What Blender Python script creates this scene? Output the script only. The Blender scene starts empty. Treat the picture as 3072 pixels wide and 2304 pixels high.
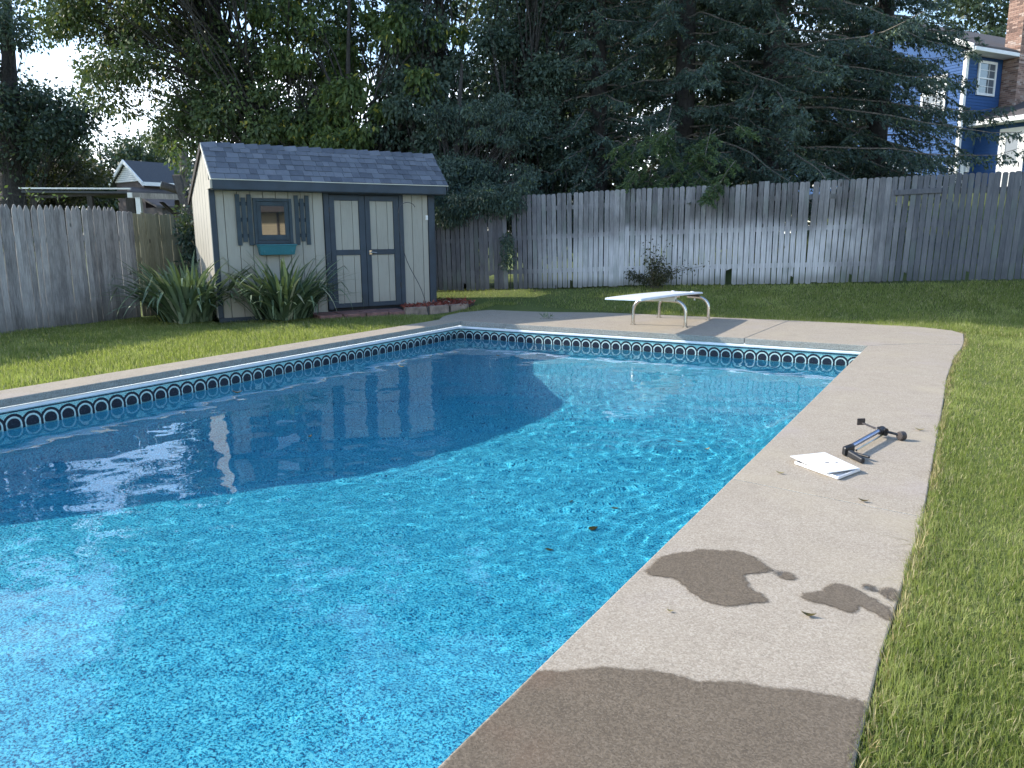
import bpy, bmesh, math, random
import numpy as np
from mathutils import Matrix, Vector, Quaternion

random.seed(7)
RNG = np.random.default_rng(7)
sc = bpy.context.scene
COL = sc.collection
rad = math.radians

# ------------------------------------------------------------------ camera
CAM = Vector((6.954, -9.995, 1.318))
YAW, PITCH, ROLL, FPX = -0.5411, 0.19007, -0.007373, 2321.3
fw = Vector((math.sin(YAW)*math.cos(PITCH), math.cos(YAW)*math.cos(PITCH), -math.sin(PITCH)))
rt = Vector((math.cos(YAW), -math.sin(YAW), 0.0))
up = rt.cross(fw)
cr = rt*math.cos(ROLL) + up*math.sin(ROLL)
cu = up*math.cos(ROLL) - rt*math.sin(ROLL)
cam = bpy.data.cameras.new('camera')
cam_ob = bpy.data.objects.new('camera', cam)
COL.objects.link(cam_ob)
mx = Matrix((cr, cu, -fw)).transposed().to_4x4()
mx.translation = CAM
cam_ob.matrix_world = mx
cam.sensor_width = 36.0
cam.lens = FPX/3072.0*36.0
cam.clip_start = 0.05
cam.clip_end = 3000.0
sc.camera = cam_ob

# ------------------------------------------------------------------ sky, sun, exposure
SUN_DIR = Vector((-1.62, -0.48, 1.0)).normalized()
world = bpy.data.worlds.new('World')
sc.world = world
world.use_nodes = True
wn = world.node_tree
sky = wn.nodes.new('ShaderNodeTexSky')
sky.sky_type = 'NISHITA'
sky.sun_disc = False
sky.sun_elevation = math.asin(SUN_DIR.z)
sky.sun_rotation = math.atan2(SUN_DIR.x, SUN_DIR.y)
sky.air_density = 1.0
sky.dust_density = 0.6
sky.ozone_density = 1.6
tc = wn.nodes.new('ShaderNodeTexCoord')
mp = wn.nodes.new('ShaderNodeMapping')
mp.inputs['Scale'].default_value = (1.0, 1.0, 2.6)
mp.inputs['Location'].default_value = (7.0, 2.0, 1.0)
cn = wn.nodes.new('ShaderNodeTexNoise')
cn.inputs['Scale'].default_value = 2.6
cn.inputs['Detail'].default_value = 7.0
cn.inputs['Roughness'].default_value = 0.58
cn.inputs['Distortion'].default_value = 0.25
ramp = wn.nodes.new('ShaderNodeValToRGB')
ramp.color_ramp.elements[0].position = 0.54
ramp.color_ramp.elements[1].position = 0.74
mixc = wn.nodes.new('ShaderNodeMix')
mixc.data_type = 'RGBA'
mixc.inputs['B'].default_value = (11.0, 11.8, 13.0, 1.0)
bg = wn.nodes['Background']
bg.inputs['Strength'].default_value = 0.15
wn.links.new(tc.outputs['Generated'], mp.inputs['Vector'])
wn.links.new(mp.outputs['Vector'], cn.inputs['Vector'])
sep = wn.nodes.new('ShaderNodeSeparateXYZ')        # broken cloud, closing up towards the horizon as it does in perspective
wn.links.new(tc.outputs['Generated'], sep.inputs[0])
thin = wn.nodes.new('ShaderNodeMath'); thin.operation = 'MULTIPLY_ADD'
thin.inputs[1].default_value = -0.62; thin.inputs[2].default_value = 0.17
add_ = wn.nodes.new('ShaderNodeMath'); add_.operation = 'ADD'
wn.links.new(sep.outputs['Z'], thin.inputs[0])
wn.links.new(cn.outputs['Fac'], add_.inputs[0]); wn.links.new(thin.outputs[0], add_.inputs[1])
wn.links.new(add_.outputs[0], ramp.inputs['Fac'])
wn.links.new(ramp.outputs['Color'], mixc.inputs['Factor'])
wn.links.new(sky.outputs['Color'], mixc.inputs['A'])
wn.links.new(mixc.outputs['Result'], bg.inputs['Color'])

sun = bpy.data.lights.new('sun', 'SUN')
sun.energy = 2.75
sun.angle = rad(0.5)
sun.color = (1.0, 0.93, 0.82)
sun.cycles.is_caustics_light = True
sun_ob = bpy.data.objects.new('sun', sun)
COL.objects.link(sun_ob)
sun_ob.rotation_euler = SUN_DIR.to_track_quat('Z', 'Y').to_euler()
sun_ob.location = (-30, -9, 20)

sc.view_settings.view_transform = 'Standard'
sc.view_settings.look = 'None'
sc.view_settings.gamma = 1.0
sc.view_settings.use_curve_mapping = False
sc.view_settings.exposure = 1.35
sc.cycles.use_denoising = True
sc.cycles.caustics_refractive = True
sc.cycles.caustics_reflective = False
sc.cycles.max_bounces = 8
sc.cycles.transmission_bounces = 8
sc.cycles.sample_clamp_indirect = 6.0

# ------------------------------------------------------------------ node helper
class S:
    def __init__(s, t, sock): s.t, s.k = t, sock
    def _m(s, op, o=None, o2=None):
        n = s.t.nodes.new('ShaderNodeMath'); n.operation = op
        for i, v in enumerate((s, o, o2)):
            if v is None: continue
            if isinstance(v, S): s.t.links.new(v.k, n.inputs[i])
            else: n.inputs[i].default_value = float(v)
        return S(s.t, n.outputs[0])
    def __add__(s, o): return s._m('ADD', o)
    def __radd__(s, o): return s._m('ADD', o)
    def __sub__(s, o): return s._m('SUBTRACT', o)
    def __rsub__(s, o): return (s*-1.0)._m('ADD', o)
    def __mul__(s, o): return s._m('MULTIPLY', o)
    def __rmul__(s, o): return s._m('MULTIPLY', o)
    def __truediv__(s, o): return s._m('DIVIDE', o)
    def min(s, o): return s._m('MINIMUM', o)
    def max(s, o): return s._m('MAXIMUM', o)
    def gt(s, o): return s._m('GREATER_THAN', o)
    def lt(s, o): return s._m('LESS_THAN', o)
    def frac(s): return s._m('FRACT')
    def floor(s): return s._m('FLOOR')
    def abs(s): return s._m('ABSOLUTE')
    def sqrt(s): return s._m('SQRT')
    def step(s, a, b):
        n = s.t.nodes.new('ShaderNodeMapRange'); n.interpolation_type = 'SMOOTHSTEP'
        s.t.links.new(s.k, n.inputs[0])
        n.inputs[1].default_value, n.inputs[2].default_value = a, b
        return S(s.t, n.outputs[0])

class Mat:
    def __init__(s, name):
        s.m = bpy.data.materials.new(name); s.m.use_nodes = True
        s.t = s.m.node_tree; s.b = s.t.nodes['Principled BSDF']
        s.out = s.t.nodes['Material Output']
    def n(s, typ): return s.t.nodes.new(typ)
    def pos(s, obj=False):
        if obj:
            return S(s.t, s.n('ShaderNodeTexCoord').outputs['Object'])
        return S(s.t, s.n('ShaderNodeNewGeometry').outputs['Position'])
    def xyz(s, v):
        q = s.n('ShaderNodeSeparateXYZ'); s.t.links.new(v.k, q.inputs[0])
        return [S(s.t, q.outputs[i]) for i in range(3)]
    def comb(s, x, y, z):
        q = s.n('ShaderNodeCombineXYZ')
        for i, v in enumerate((x, y, z)):
            if isinstance(v, S): s.t.links.new(v.k, q.inputs[i])
            else: q.inputs[i].default_value = v
        return S(s.t, q.outputs[0])
    def scale(s, v, sx, sy, sz):
        q = s.n('ShaderNodeMapping'); s.t.links.new(v.k, q.inputs[0])
        q.inputs['Scale'].default_value = (sx, sy, sz); return S(s.t, q.outputs[0])
    def noise(s, v, scale=5.0, detail=3.0, rough=0.5, dist=0.0):
        q = s.n('ShaderNodeTexNoise'); s.t.links.new(v.k, q.inputs['Vector'])
        q.inputs['Scale'].default_value = scale; q.inputs['Detail'].default_value = detail
        q.inputs['Roughness'].default_value = rough; q.inputs['Distortion'].default_value = dist
        return S(s.t, q.outputs[0])
    def voro(s, v, scale, feature='F1', out='Distance'):
        q = s.n('ShaderNodeTexVoronoi'); q.feature = feature
        s.t.links.new(v.k, q.inputs['Vector']); q.inputs['Scale'].default_value = scale
        return S(s.t, q.outputs[out])
    def rnd_obj(s): return S(s.t, s.n('ShaderNodeObjectInfo').outputs['Random'])
    def rnd_isl(s): return S(s.t, s.n('ShaderNodeNewGeometry').outputs['Random Per Island'])
    def attr(s, name):
        q = s.n('ShaderNodeAttribute'); q.attribute_name = name; return S(s.t, q.outputs['Fac'])
    def uv(s): return S(s.t, s.n('ShaderNodeUVMap').outputs[0])
    def col(s, c):
        q = s.n('ShaderNodeRGB'); q.outputs[0].default_value = (*c, 1); return S(s.t, q.outputs[0])
    def mix(s, f, a, b, mode='MIX'):
        q = s.n('ShaderNodeMix'); q.data_type = 'RGBA'; q.blend_type = mode
        for k, v in (('Factor', f), ('A', a), ('B', b)):
            if isinstance(v, S): s.t.links.new(v.k, q.inputs[k] if k == 'Factor' else q.inputs[6 if k == 'A' else 7])
            elif k == 'Factor': q.inputs[0].default_value = v
            else: q.inputs[6 if k == 'A' else 7].default_value = (*v, 1)
        return S(s.t, q.outputs[2])
    def ramp(s, f, stops):
        q = s.n('ShaderNodeValToRGB'); s.t.links.new(f.k, q.inputs[0])
        e = q.color_ramp.elements
        while len(e) < len(stops): e.new(0.5)
        for i, (p, c) in enumerate(stops):
            e[i].position = p; e[i].color = (*c, 1)
        return S(s.t, q.outputs[0])
    def set(s, **kw):
        names = dict(color='Base Color', rough='Roughness', metal='Metallic', spec='Specular IOR Level', ior='IOR', trans='Transmission Weight', coat='Coat Weight')
        for k, v in kw.items():
            i = s.b.inputs[names[k]]
            if isinstance(v, S): s.t.links.new(v.k, i)
            elif k == 'color': i.default_value = (*v, 1)
            else: i.default_value = v
        return s
    def bump(s, h, dist=0.01, strength=0.6):
        q = s.n('ShaderNodeBump'); q.inputs['Distance'].default_value = dist
        q.inputs['Strength'].default_value = strength
        s.t.links.new(h.k, q.inputs['Height']); s.t.links.new(q.outputs[0], s.b.inputs['Normal'])
        return s

def plain(name, c, rough=0.5, metal=0.0, var=0.12, nscale=6.0, bump=0.0):
    m = Mat(name)
    n = m.noise(m.pos(), nscale, 5)
    d = tuple(x*(1-var) for x in c); l = tuple(min(1, x*(1+var)) for x in c)
    m.set(color=m.ramp(n, [(0.3, d), (0.7, l)]), rough=rough, metal=metal)
    if bump: m.bump(m.noise(m.pos(), nscale*12, 4), bump, 0.5)
    return m.m

# ------------------------------------------------------------------ mesh helper
def new_obj(name, me, parent=None):
    o = bpy.data.objects.new(name, me)
    COL.objects.link(o)
    if parent is not None: o.parent = parent
    return o

def fast_mesh(name, V, F, mat=None, smooth=False):
    V = np.asarray(V, np.float32); F = np.asarray(F, np.int32)
    me = bpy.data.meshes.new(name)
    n, k = F.shape
    me.vertices.add(len(V)); me.vertices.foreach_set('co', V.ravel())
    me.loops.add(n*k); me.loops.foreach_set('vertex_index', F.ravel())
    me.polygons.add(n)
    me.polygons.foreach_set('loop_start', np.arange(0, n*k, k, dtype=np.int32))
    me.polygons.foreach_set('loop_total', np.full(n, k, np.int32))
    me.update(calc_edges=True)
    if mat: me.materials.append(mat)
    if smooth: me.shade_smooth()
    return me

class MB:
    def __init__(s): s.v, s.f = [], []
    def add(s, v, f):
        o = len(s.v); s.v += [tuple(p) for p in v]; s.f += [tuple(i+o for i in q) for q in f]; return s
    def box(s, x0, x1, y0, y1, z0, z1):
        return s.add([(x0,y0,z0),(x1,y0,z0),(x1,y1,z0),(x0,y1,z0),(x0,y0,z1),(x1,y0,z1),(x1,y1,z1),(x0,y1,z1)],
                     [(0,3,2,1),(4,5,6,7),(0,1,5,4),(1,2,6,5),(2,3,7,6),(3,0,4,7)])
    def hexa(s, p): # 8 points: bottom ring ccw, top ring ccw
        return s.add(p, [(0,3,2,1),(4,5,6,7),(0,1,5,4),(1,2,6,5),(2,3,7,6),(3,0,4,7)])
    def prism(s, poly, fn, a, b):
        n = len(poly); v = [fn(p, a) for p in poly] + [fn(p, b) for p in poly]
        f = [tuple(range(n))[::-1], tuple(range(n, 2*n))]
        f += [(i, (i+1) % n, n+(i+1) % n, n+i) for i in range(n)]
        return s.add(v, f)
    def slab(s, poly, z0, z1): return s.prism(poly, lambda p, z: (p[0], p[1], z), z0, z1)
    def wall(s, poly, y0, y1): # poly in x,z, extruded along y
        return s.prism(poly, lambda p, y: (p[0], y, p[1]), y1, y0)
    def side(s, poly, x0, x1): # poly in y,z, extruded along x
        return s.prism(poly, lambda p, x: (x, p[0], p[1]), x0, x1)
    def tube(s, path, r, n=8, cap=True):
        path = [Vector(p) for p in path]; m = len(path)
        rr = r if isinstance(r, (list, tuple)) else [r]*m
        o = len(s.v); ref = None
        for i, p in enumerate(path):
            d = (path[min(i+1, m-1)] - path[max(i-1, 0)]).normalized()
            if ref is None:
                ref = d.orthogonal().normalized()
            ref = (ref - d*ref.dot(d))
            ref = ref.normalized() if ref.length > 1e-6 else d.orthogonal().normalized()
            b = d.cross(ref)
            for k in range(n):
                a = 2*math.pi*k/n
                s.v.append(tuple(p + (ref*math.cos(a) + b*math.sin(a))*rr[i]))
        for i in range(m-1):
            for k in range(n):
                s.f.append((o+i*n+k, o+i*n+(k+1) % n, o+(i+1)*n+(k+1) % n, o+(i+1)*n+k))
        if cap:
            s.f.append(tuple(o+k for k in range(n))[::-1]); s.f.append(tuple(o+(m-1)*n+k for k in range(n)))
        return s
    def mesh(s, name, mat=None, bevel=0.0, smooth=False, seg=1):
        me = bpy.data.meshes.new(name); me.from_pydata(s.v, [], s.f)
        if bevel:
            bm = bmesh.new(); bm.from_mesh(me)
            bmesh.ops.recalc_face_normals(bm, faces=bm.faces)
            ed = [e for e in bm.edges if len(e.link_faces) == 2 and e.calc_face_angle(0) > 0.5]
            bmesh.ops.bevel(bm, geom=ed, offset=bevel, segments=seg, profile=0.5, affect='EDGES')
            bm.to_mesh(me); bm.free()
        me.update()
        if mat: me.materials.append(mat)
        if smooth:
            me.shade_smooth()
            try: me.set_sharp_from_angle(angle=rad(40))
            except Exception: pass
        return me
    def build(s, name, mat, parent=None, bevel=0.0, smooth=False, seg=1):
        return new_obj(name, s.mesh(name, mat, bevel, smooth, seg), parent)

def tag(o, label=None, cat=None, group=None, kind=None):
    if label: o['label'] = label
    if cat: o['category'] = cat
    if group: o['group'] = group
    if kind: o['kind'] = kind
    return o

def thing(name, label, cat, loc=(0, 0, 0), rot=0.0, group=None):
    o = bpy.data.objects.new(name, None); COL.objects.link(o)
    o.location = loc; o.rotation_euler = (0, 0, rot); o.empty_display_size = 0.2
    return tag(o, label, cat, group)

def smooth01(t): return t*t*(3-2*t)

# ------------------------------------------------------------------ terrain
FX = [-40, -6, -3, 0, 1.2, 3.25, 4.44, 6, 7.5, 12, 40]
FZ = [0.0, 0.04, 0.20, 0.30, 0.355, 0.393, 0.417, 0.463, 0.50, 0.60, 0.9]
def fence_z(x): return np.interp(x, FX, FZ)
def terrain(x, y):
    x = np.asarray(x, float); y = np.asarray(y, float)
    d = (3.91 + 0.304*x - y)*0.9567          # metres in front of the back fence
    zf = fence_z(x)
    t = np.clip(1 - np.maximum(d, 0)/2.6, 0, 1)**1.5
    z = zf*t
    east = np.clip((x+2)/6, 0, 1)
    back = np.clip(-d-1.5, 0, 16)
    z = z + back*0.155*east
    deckd = np.maximum(np.maximum(5.9-x, 0), np.maximum(y-2.3, 0))
    z = z + 0.012*np.sin(x*1.7+0.5)*np.sin(y*1.3)
    near = np.clip(1 - np.abs(x-6.86)/0.2, 0, 1)
    return z - 0.035 + 0.028*near

# ------------------------------------------------------------------ materials
def wood_mat(name, dark, mid, light, stain=False, spread=0.5):
    m = Mat(name)
    P = m.pos()
    r = m.rnd_obj()
    rv = m.comb(r*37.0, r*91.0, r*13.0)
    add = m.n('ShaderNodeVectorMath'); m.t.links.new(P.k, add.inputs[0]); m.t.links.new(rv.k, add.inputs[1])
    Q = S(m.t, add.outputs[0])
    grain = m.noise(m.scale(Q, 1, 1, 0.035), 130, 4, 0.6, 0.4)
    blot = m.noise(m.scale(Q, 1, 1, 0.35), 7.0, 5, 0.62)
    fine = m.noise(m.scale(Q, 1, 1, 0.2), 40.0, 4, 0.7)
    v = grain*0.75 + blot*0.55 + fine*0.30 + (r-0.5)*spread*0.62 - 0.30
    c = m.ramp(v, [(0.22, dark), (0.5, mid), (0.8, light)])
    x, y, z = m.xyz(P)
    if stain:
        h = z - (x*0.033 + 0.31)
        wob = m.noise(P, 1.1, 4, 0.6)*0.7 - 0.35 + m.noise(m.scale(Q, 1.3, 1.3, 0.1), 3.0, 4, 0.6)*0.3 - 0.15
        hh = h + wob + (r-0.5)*0.12
        band = 1.0 - hh.step(0.62, 1.30)
        xw = x + (m.noise(P, 1.2, 3)*1.6 - 0.8)
        side = xw.step(-1.6, 0.9)*(1.0 - xw.step(4.4, 5.5))
        streak = m.noise(m.scale(Q, 1, 1, 0.05), 60, 4, 0.6).step(0.25, 0.7)
        mask = band*side*(streak*0.5 + 0.45)
        c = m.mix(mask, c, (0.62, 0.62, 0.63))
        topd = hh.step(0.9, 1.15)*(1.0 - hh.step(1.3, 1.75))*xw.step(-0.6, 1.2)*(1.0 - xw.step(4.6, 6.0))
        c = m.mix(topd*0.32, c, (0.065, 0.06, 0.05))
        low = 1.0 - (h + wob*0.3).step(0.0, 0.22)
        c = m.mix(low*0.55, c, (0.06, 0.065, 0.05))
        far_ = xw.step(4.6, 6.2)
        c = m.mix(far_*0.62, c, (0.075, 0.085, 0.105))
        c = m.mix((1.0-xw.step(-1.4, -0.2))*0.5, c, (0.10, 0.095, 0.115))
        green = m.noise(Q, 1.7, 3).step(0.52, 0.7)*0.35
        c = m.mix(green, c, (0.16, 0.20, 0.17))
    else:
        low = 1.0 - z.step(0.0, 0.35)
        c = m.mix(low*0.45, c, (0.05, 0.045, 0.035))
    kn = m.voro(m.scale(Q, 1, 1, 0.42), 3.4)
    c = m.mix((1.0 - kn.step(0.035, 0.075))*0.75, c, (0.035, 0.028, 0.022))
    m.set(color=c, rough=0.9, spec=0.2)
    m.bump(grain*0.7 + fine*0.5, 0.004, 0.8)
    return m.m

M = {}
M['wood_back'] = wood_mat('weathered_grey_wood', (0.075, 0.076, 0.080), (0.20, 0.20, 0.205), (0.36, 0.36, 0.36), True)
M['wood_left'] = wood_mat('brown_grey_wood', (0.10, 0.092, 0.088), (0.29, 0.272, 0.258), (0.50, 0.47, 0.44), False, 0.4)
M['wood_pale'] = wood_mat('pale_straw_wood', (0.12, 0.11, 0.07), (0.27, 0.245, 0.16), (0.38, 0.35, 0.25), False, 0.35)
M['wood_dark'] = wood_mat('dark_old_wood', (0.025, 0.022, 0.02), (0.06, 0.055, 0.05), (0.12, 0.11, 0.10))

def siding(name, c, var=0.1):
    m = Mat(name); P = m.pos(); r = m.rnd_obj()
    n = m.noise(m.scale(P, 1, 1, 0.12), 40, 4, 0.6)*0.5 + m.noise(P, 2.2, 4)*0.5 + (r-0.5)*0.12
    x, y, z = m.xyz(P)
    cc = m.ramp(n, [(0.25, tuple(k*(1-var*1.6) for k in c)), (0.5, c), (0.8, tuple(min(1, k*(1+var)) for k in c))])
    spl = (1.0 - (z + m.noise(P, 5, 4)*0.3).step(0.25, 0.6))*0.25
    cc = m.mix(spl, cc, tuple(k*0.6 for k in c))
    m.set(color=cc, rough=0.75, spec=0.3)
    m.bump(m.noise(m.scale(P, 1, 1, 0.05), 90, 4), 0.002, 0.6)
    return m.m
M['tan_siding'] = siding('tan_painted_siding', (0.37, 0.35, 0.295))
M['navy_trim'] = plain('dark_slate_paint', (0.030, 0.044, 0.060), 0.6, 0, 0.25, 4, 0.001)
M['navy_dark'] = plain('dark_slate_green_paint', (0.024, 0.042, 0.054), 0.6, 0, 0.25, 9, 0.001)
M['teal'] = plain('teal_plastic', (0.03, 0.16, 0.19), 0.45, 0, 0.15, 5)
M['white_paint'] = plain('white_paint', (0.74, 0.74, 0.72), 0.55, 0, 0.06, 3)
M['white_plastic'] = plain('white_plastic', (0.80, 0.80, 0.79), 0.4, 0, 0.04, 12)
M['white_board'] = plain('white_fibreglass', (0.80, 0.81, 0.82), 0.38, 0, 0.05, 5, 0.001)
M['cream_plastic'] = plain('cream_plastic', (0.62, 0.60, 0.50), 0.5, 0, 0.06, 5)
M['black_plastic'] = plain('black_plastic', (0.018, 0.018, 0.02), 0.42, 0, 0.3, 20)
M['brown_plastic'] = plain('dark_brown_plastic', (0.055, 0.045, 0.042), 0.5, 0, 0.3, 20)
M['chrome'] = plain('brushed_steel', (0.55, 0.52, 0.47), 0.22, 1.0, 0.15, 12)
M['blue_steel'] = plain('blue_grey_steel', (0.22, 0.26, 0.38), 0.28, 0.9, 0.15, 12)
M['iron'] = plain('dull_iron', (0.08, 0.08, 0.085), 0.5, 0.6, 0.3, 30)
M['dark_void'] = plain('dark_backing', (0.02, 0.02, 0.02), 0.9)
M['brick_paver'] = plain('red_brown_paver', (0.22, 0.115, 0.10), 0.9, 0, 0.35, 9, 0.004)
M['edge_stone'] = plain('buff_edging_stone', (0.26, 0.20, 0.16), 0.9, 0, 0.35, 9, 0.006)
M['gutter'] = plain('white_gutter', (0.70, 0.71, 0.70), 0.5, 0, 0.05, 4)

m = Mat('window_glass')
m.set(color=(0.02, 0.022, 0.025), rough=0.02, ior=2.6)
M['glass'] = m.m
m = Mat('house_window_glass')
m.set(color=(0.10, 0.12, 0.14), rough=0.05, ior=1.8)
M['house_glass'] = m.m

def shingle_mat(name, a, b, c):
    m = Mat(name); P = m.pos(); r = m.rnd_obj()
    g = m.noise(P, 160, 3, 0.7)*0.5 + m.noise(P, 9, 4)*0.35 + (r-0.5)*0.40
    m.set(color=m.ramp(g, [(0.1, a), (0.45, b), (0.8, c)]), rough=0.95, spec=0.15)
    m.bump(m.noise(P, 260, 3, 0.7), 0.004, 0.7)
    return m.m
M['shingle'] = shingle_mat('blue_grey_shingle', (0.075, 0.086, 0.108), (0.135, 0.151, 0.180), (0.21, 0.228, 0.26))
M['roof_brown'] = shingle_mat('brown_grey_roof', (0.06, 0.055, 0.055), (0.10, 0.09, 0.088), (0.15, 0.135, 0.13))
M['roof_far'] = shingle_mat('dark_grey_roof', (0.05, 0.055, 0.065), (0.085, 0.09, 0.10), (0.13, 0.135, 0.15))

def concrete(name, wet=False, rough_face=False):
    m = Mat(name); P = m.pos()
    sp = m.voro(P, 190.0, 'F1', 'Color')
    spx = m.xyz(sp)[0]
    fine = m.noise(P, 330, 3, 0.7)
    blot = m.noise(P, 1.1, 5, 0.55)
    blot2 = m.noise(P, 6.0, 5, 0.6)
    v = spx*0.40 + fine*0.42 + blot2*0.22 - 0.02
    if wet:
        st = [(0.2, (0.085, 0.063, 0.040)), (0.5, (0.155, 0.119, 0.078)), (0.72, (0.21, 0.166, 0.115)), (0.9, (0.42, 0.36, 0.29))]
    elif rough_face:
        st = [(0.2, (0.20, 0.20, 0.18)), (0.5, (0.36, 0.355, 0.32)), (0.8, (0.56, 0.55, 0.51))]
    else:
        st = [(0.14, (0.20, 0.168, 0.132)), (0.42, (0.355, 0.304, 0.238)), (0.62, (0.425, 0.368, 0.294)), (0.88, (0.60, 0.54, 0.455))]
    c = m.ramp(v, st)
    if not wet and not rough_face:
        c = m.mix(blot.step(0.5, 0.72)*0.5, c, (0.43, 0.37, 0.27))
        c = m.mix((1.0-blot.step(0.3, 0.46))*0.35, c, (0.40, 0.345, 0.33))
        st2 = m.noise(P, 2.6, 6, 0.7)
        c = m.mix(st2.step(0.58, 0.68)*0.28, c, (0.22, 0.19, 0.16))
    if wet:
        x, y, z = m.xyz(P)
        rust = m.noise(P, 3.0, 4).step(0.45, 0.65)*(1.0-(x+y*0.35).step(3.0, 3.35))
        c = m.mix(rust*0.28, c, (0.17, 0.09, 0.05))
    m.set(color=c, rough=0.48 if wet else 0.92, spec=0.5 if wet else 0.25)
    m.bump(spx*0.6 + fine*0.6, 0.0035 if not rough_face else 0.012, 0.8)
    if wet:
        a = m.attr('wet') + (m.noise(P, 26, 6, 0.75)-0.5)*1.1
        tr = m.n('ShaderNodeBsdfTransparent'); mx_ = m.n('ShaderNodeMixShader')
        f = a.step(0.25, 0.75)
        m.t.links.new(f.k, mx_.inputs[0]); m.t.links.new(tr.outputs[0], mx_.inputs[1]); m.t.links.new(m.b.outputs[0], mx_.inputs[2])
        m.t.links.new(mx_.outputs[0], m.out.inputs[0])
    return m.m
M['concrete'] = concrete('pool_deck_concrete')
M['concrete_wet'] = concrete('wet_concrete', wet=True)
M['concrete_face'] = concrete('rough_concrete_face', rough_face=True)

# pool liner: mottled aqua sheet, printed arch band along its top
def liner_mat(name, band):
    m = Mat(name); P = m.pos()
    a1 = m.noise(P, 78, 2, 0.6, 0.5)
    a2 = m.noise(P, 150, 2, 0.6)
    a3 = m.noise(P, 24, 3, 0.6)
    v = a1*0.70 + a2*0.34 + a3*0.06 - 0.045
    c = m.ramp(v, [(0.385, (0.002, 0.04, 0.11)), (0.445, (0.008, 0.18, 0.34)), (0.49, (0.02, 0.42, 0.65)), (0.575, (0.16, 0.69, 0.79))])
    big = m.noise(P, 0.9, 3)
    c = m.mix(big*0.2, c, (0.02, 0.32, 0.58))
    if band:
        U = m.uv(); u, z, _ = m.xyz(U)          # u in pattern repeats, z height in metres
        aq = m.ramp(m.noise(P, 120, 3, 0.7), [(0.38, (0.05, 0.26, 0.30)), (0.48, (0.20, 0.52, 0.52)), (0.60, (0.58, 0.76, 0.72))])
        wob = (m.noise(P, 60, 3)-0.5)*0.008
        navy = m.ramp(m.noise(P, 70, 3, 0.7), [(0.35, (0.002, 0.004, 0.012)), (0.60, (0.008, 0.016, 0.035)), (0.70, (0.10, 0.14, 0.16))])
        cb = aq
        cell = u.floor(); fx = u - cell - 0.5
        def arch(cb, dx):
            dz = z + 0.240
            dzc = dz.max(0.0)
            rr = (dx*dx + dzc*dzc*0.92).sqrt() + wob
            ring = rr.lt(0.0915)*rr.gt(0.0685)
            inner = rr.lt(0.096)
            cb = m.mix(inner, cb, aq)
            cb = m.mix(rr.lt(0.069), cb, m.ramp(m.noise(P, 90, 3), [(0.4, (0.42, 0.58, 0.56)), (0.6, (0.66, 0.76, 0.72))]))
            cb = m.mix(rr.lt(0.0585), cb, aq)
            cb = m.mix(ring, cb, navy)
            rb = (dx*dx + (z+0.240)*(z+0.240)).sqrt() + wob*0.6
            cb = m.mix(rb.lt(0.060), cb, (0.40, 0.56, 0.56))
            cb = m.mix(rb.lt(0.0545), cb, navy)
            return cb
        L = 0.155
        cb = arch(cb, (fx-1.0)*L)
        cb = arch(cb, fx*L)
        # right leg of the arch on the left overlaps this one
        dx = (fx+1.0)*L
        dzc = (z+0.240).max(0.0)
        rr = (dx*dx + dzc*dzc*0.92).sqrt() + wob
        leg = rr.lt(0.0915)*rr.gt(0.0685)
        cb = m.mix(leg, cb, navy)
        stripe = (z + wob*0.4 + 0.129).abs().lt(0.006)
        cb = m.mix(stripe, cb, (0.004, 0.012, 0.045))
        bandm = z.gt(-0.34)
        c = m.mix(bandm, c, cb)
    m.set(color=c, rough=0.45, spec=0.35)
    return m.m
M['liner'] = liner_mat('mottled_aqua_liner', False)
M['liner_band'] = liner_mat('printed_arch_liner', True)
M['lip'] = plain('white_vinyl_track', (0.78, 0.80, 0.84), 0.5, 0, 0.06, 5)

m = Mat('pool_water')
gl = m.n('ShaderNodeBsdfGlass'); gl.inputs['IOR'].default_value = 1.333; gl.inputs['Roughness'].default_value = 0.0
gl.inputs['Color'].default_value = (0.93, 0.985, 1.0, 1)
m.t.links.new(gl.outputs[0], m.out.inputs[0])
m.t.nodes.remove(m.b)
M['water'] = m.m

def leaf_mat(name, dark, mid, light, accent=None, acc=0.03, transl=0.35, tcol=None, patch=0.0):
    m = Mat(name); r = m.rnd_isl(); P = m.pos()
    n = m.noise(P, 0.55, 3)
    v = r*0.6 + n*0.55 - 0.08
    c = m.ramp(v, [(0.15, dark), (0.5, mid), (0.85, light)])
    if patch:
        q = m.noise(P, 2.3, 4, 0.6); q2 = m.noise(P, 7.0, 3, 0.6)
        c = m.mix((q*0.6+q2*0.4).step(0.50, 0.66)*patch, c, tuple(k*0.55 for k in mid))
        c = m.mix((m.noise(P, 1.4, 4, 0.6)).step(0.52, 0.68)*patch*0.8, c, tuple(k*1.25 for k in light))
        c = m.mix((m.noise(P, 5.5, 3, 0.6)).step(0.62, 0.72)*patch*0.7, c, (0.34, 0.29, 0.15))
    if accent:
        c = m.mix(r.gt(1.0-acc), c, accent)
    m.set(color=c, rough=0.55, spec=0.35)
    t = m.n('ShaderNodeBsdfTranslucent'); ms = m.n('ShaderNodeMixShader')
    tcx = m.mix(0.55, c, tcol or (0.14, 0.20, 0.02))
    m.t.links.new(tcx.k, t.inputs[0]); ms.inputs[0].default_value = transl
    m.t.links.new(m.b.outputs[0], ms.inputs[1]); m.t.links.new(t.outputs[0], ms.inputs[2])
    m.t.links.new(ms.outputs[0], m.out.inputs[0])
    return m.m
M['leaf_maple'] = leaf_mat('broad_green_leaves', (0.035, 0.06, 0.03), (0.07, 0.11, 0.048), (0.12, 0.165, 0.06), (0.34, 0.30, 0.05), 0.025, 0.24, (0.12, 0.17, 0.03))
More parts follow.
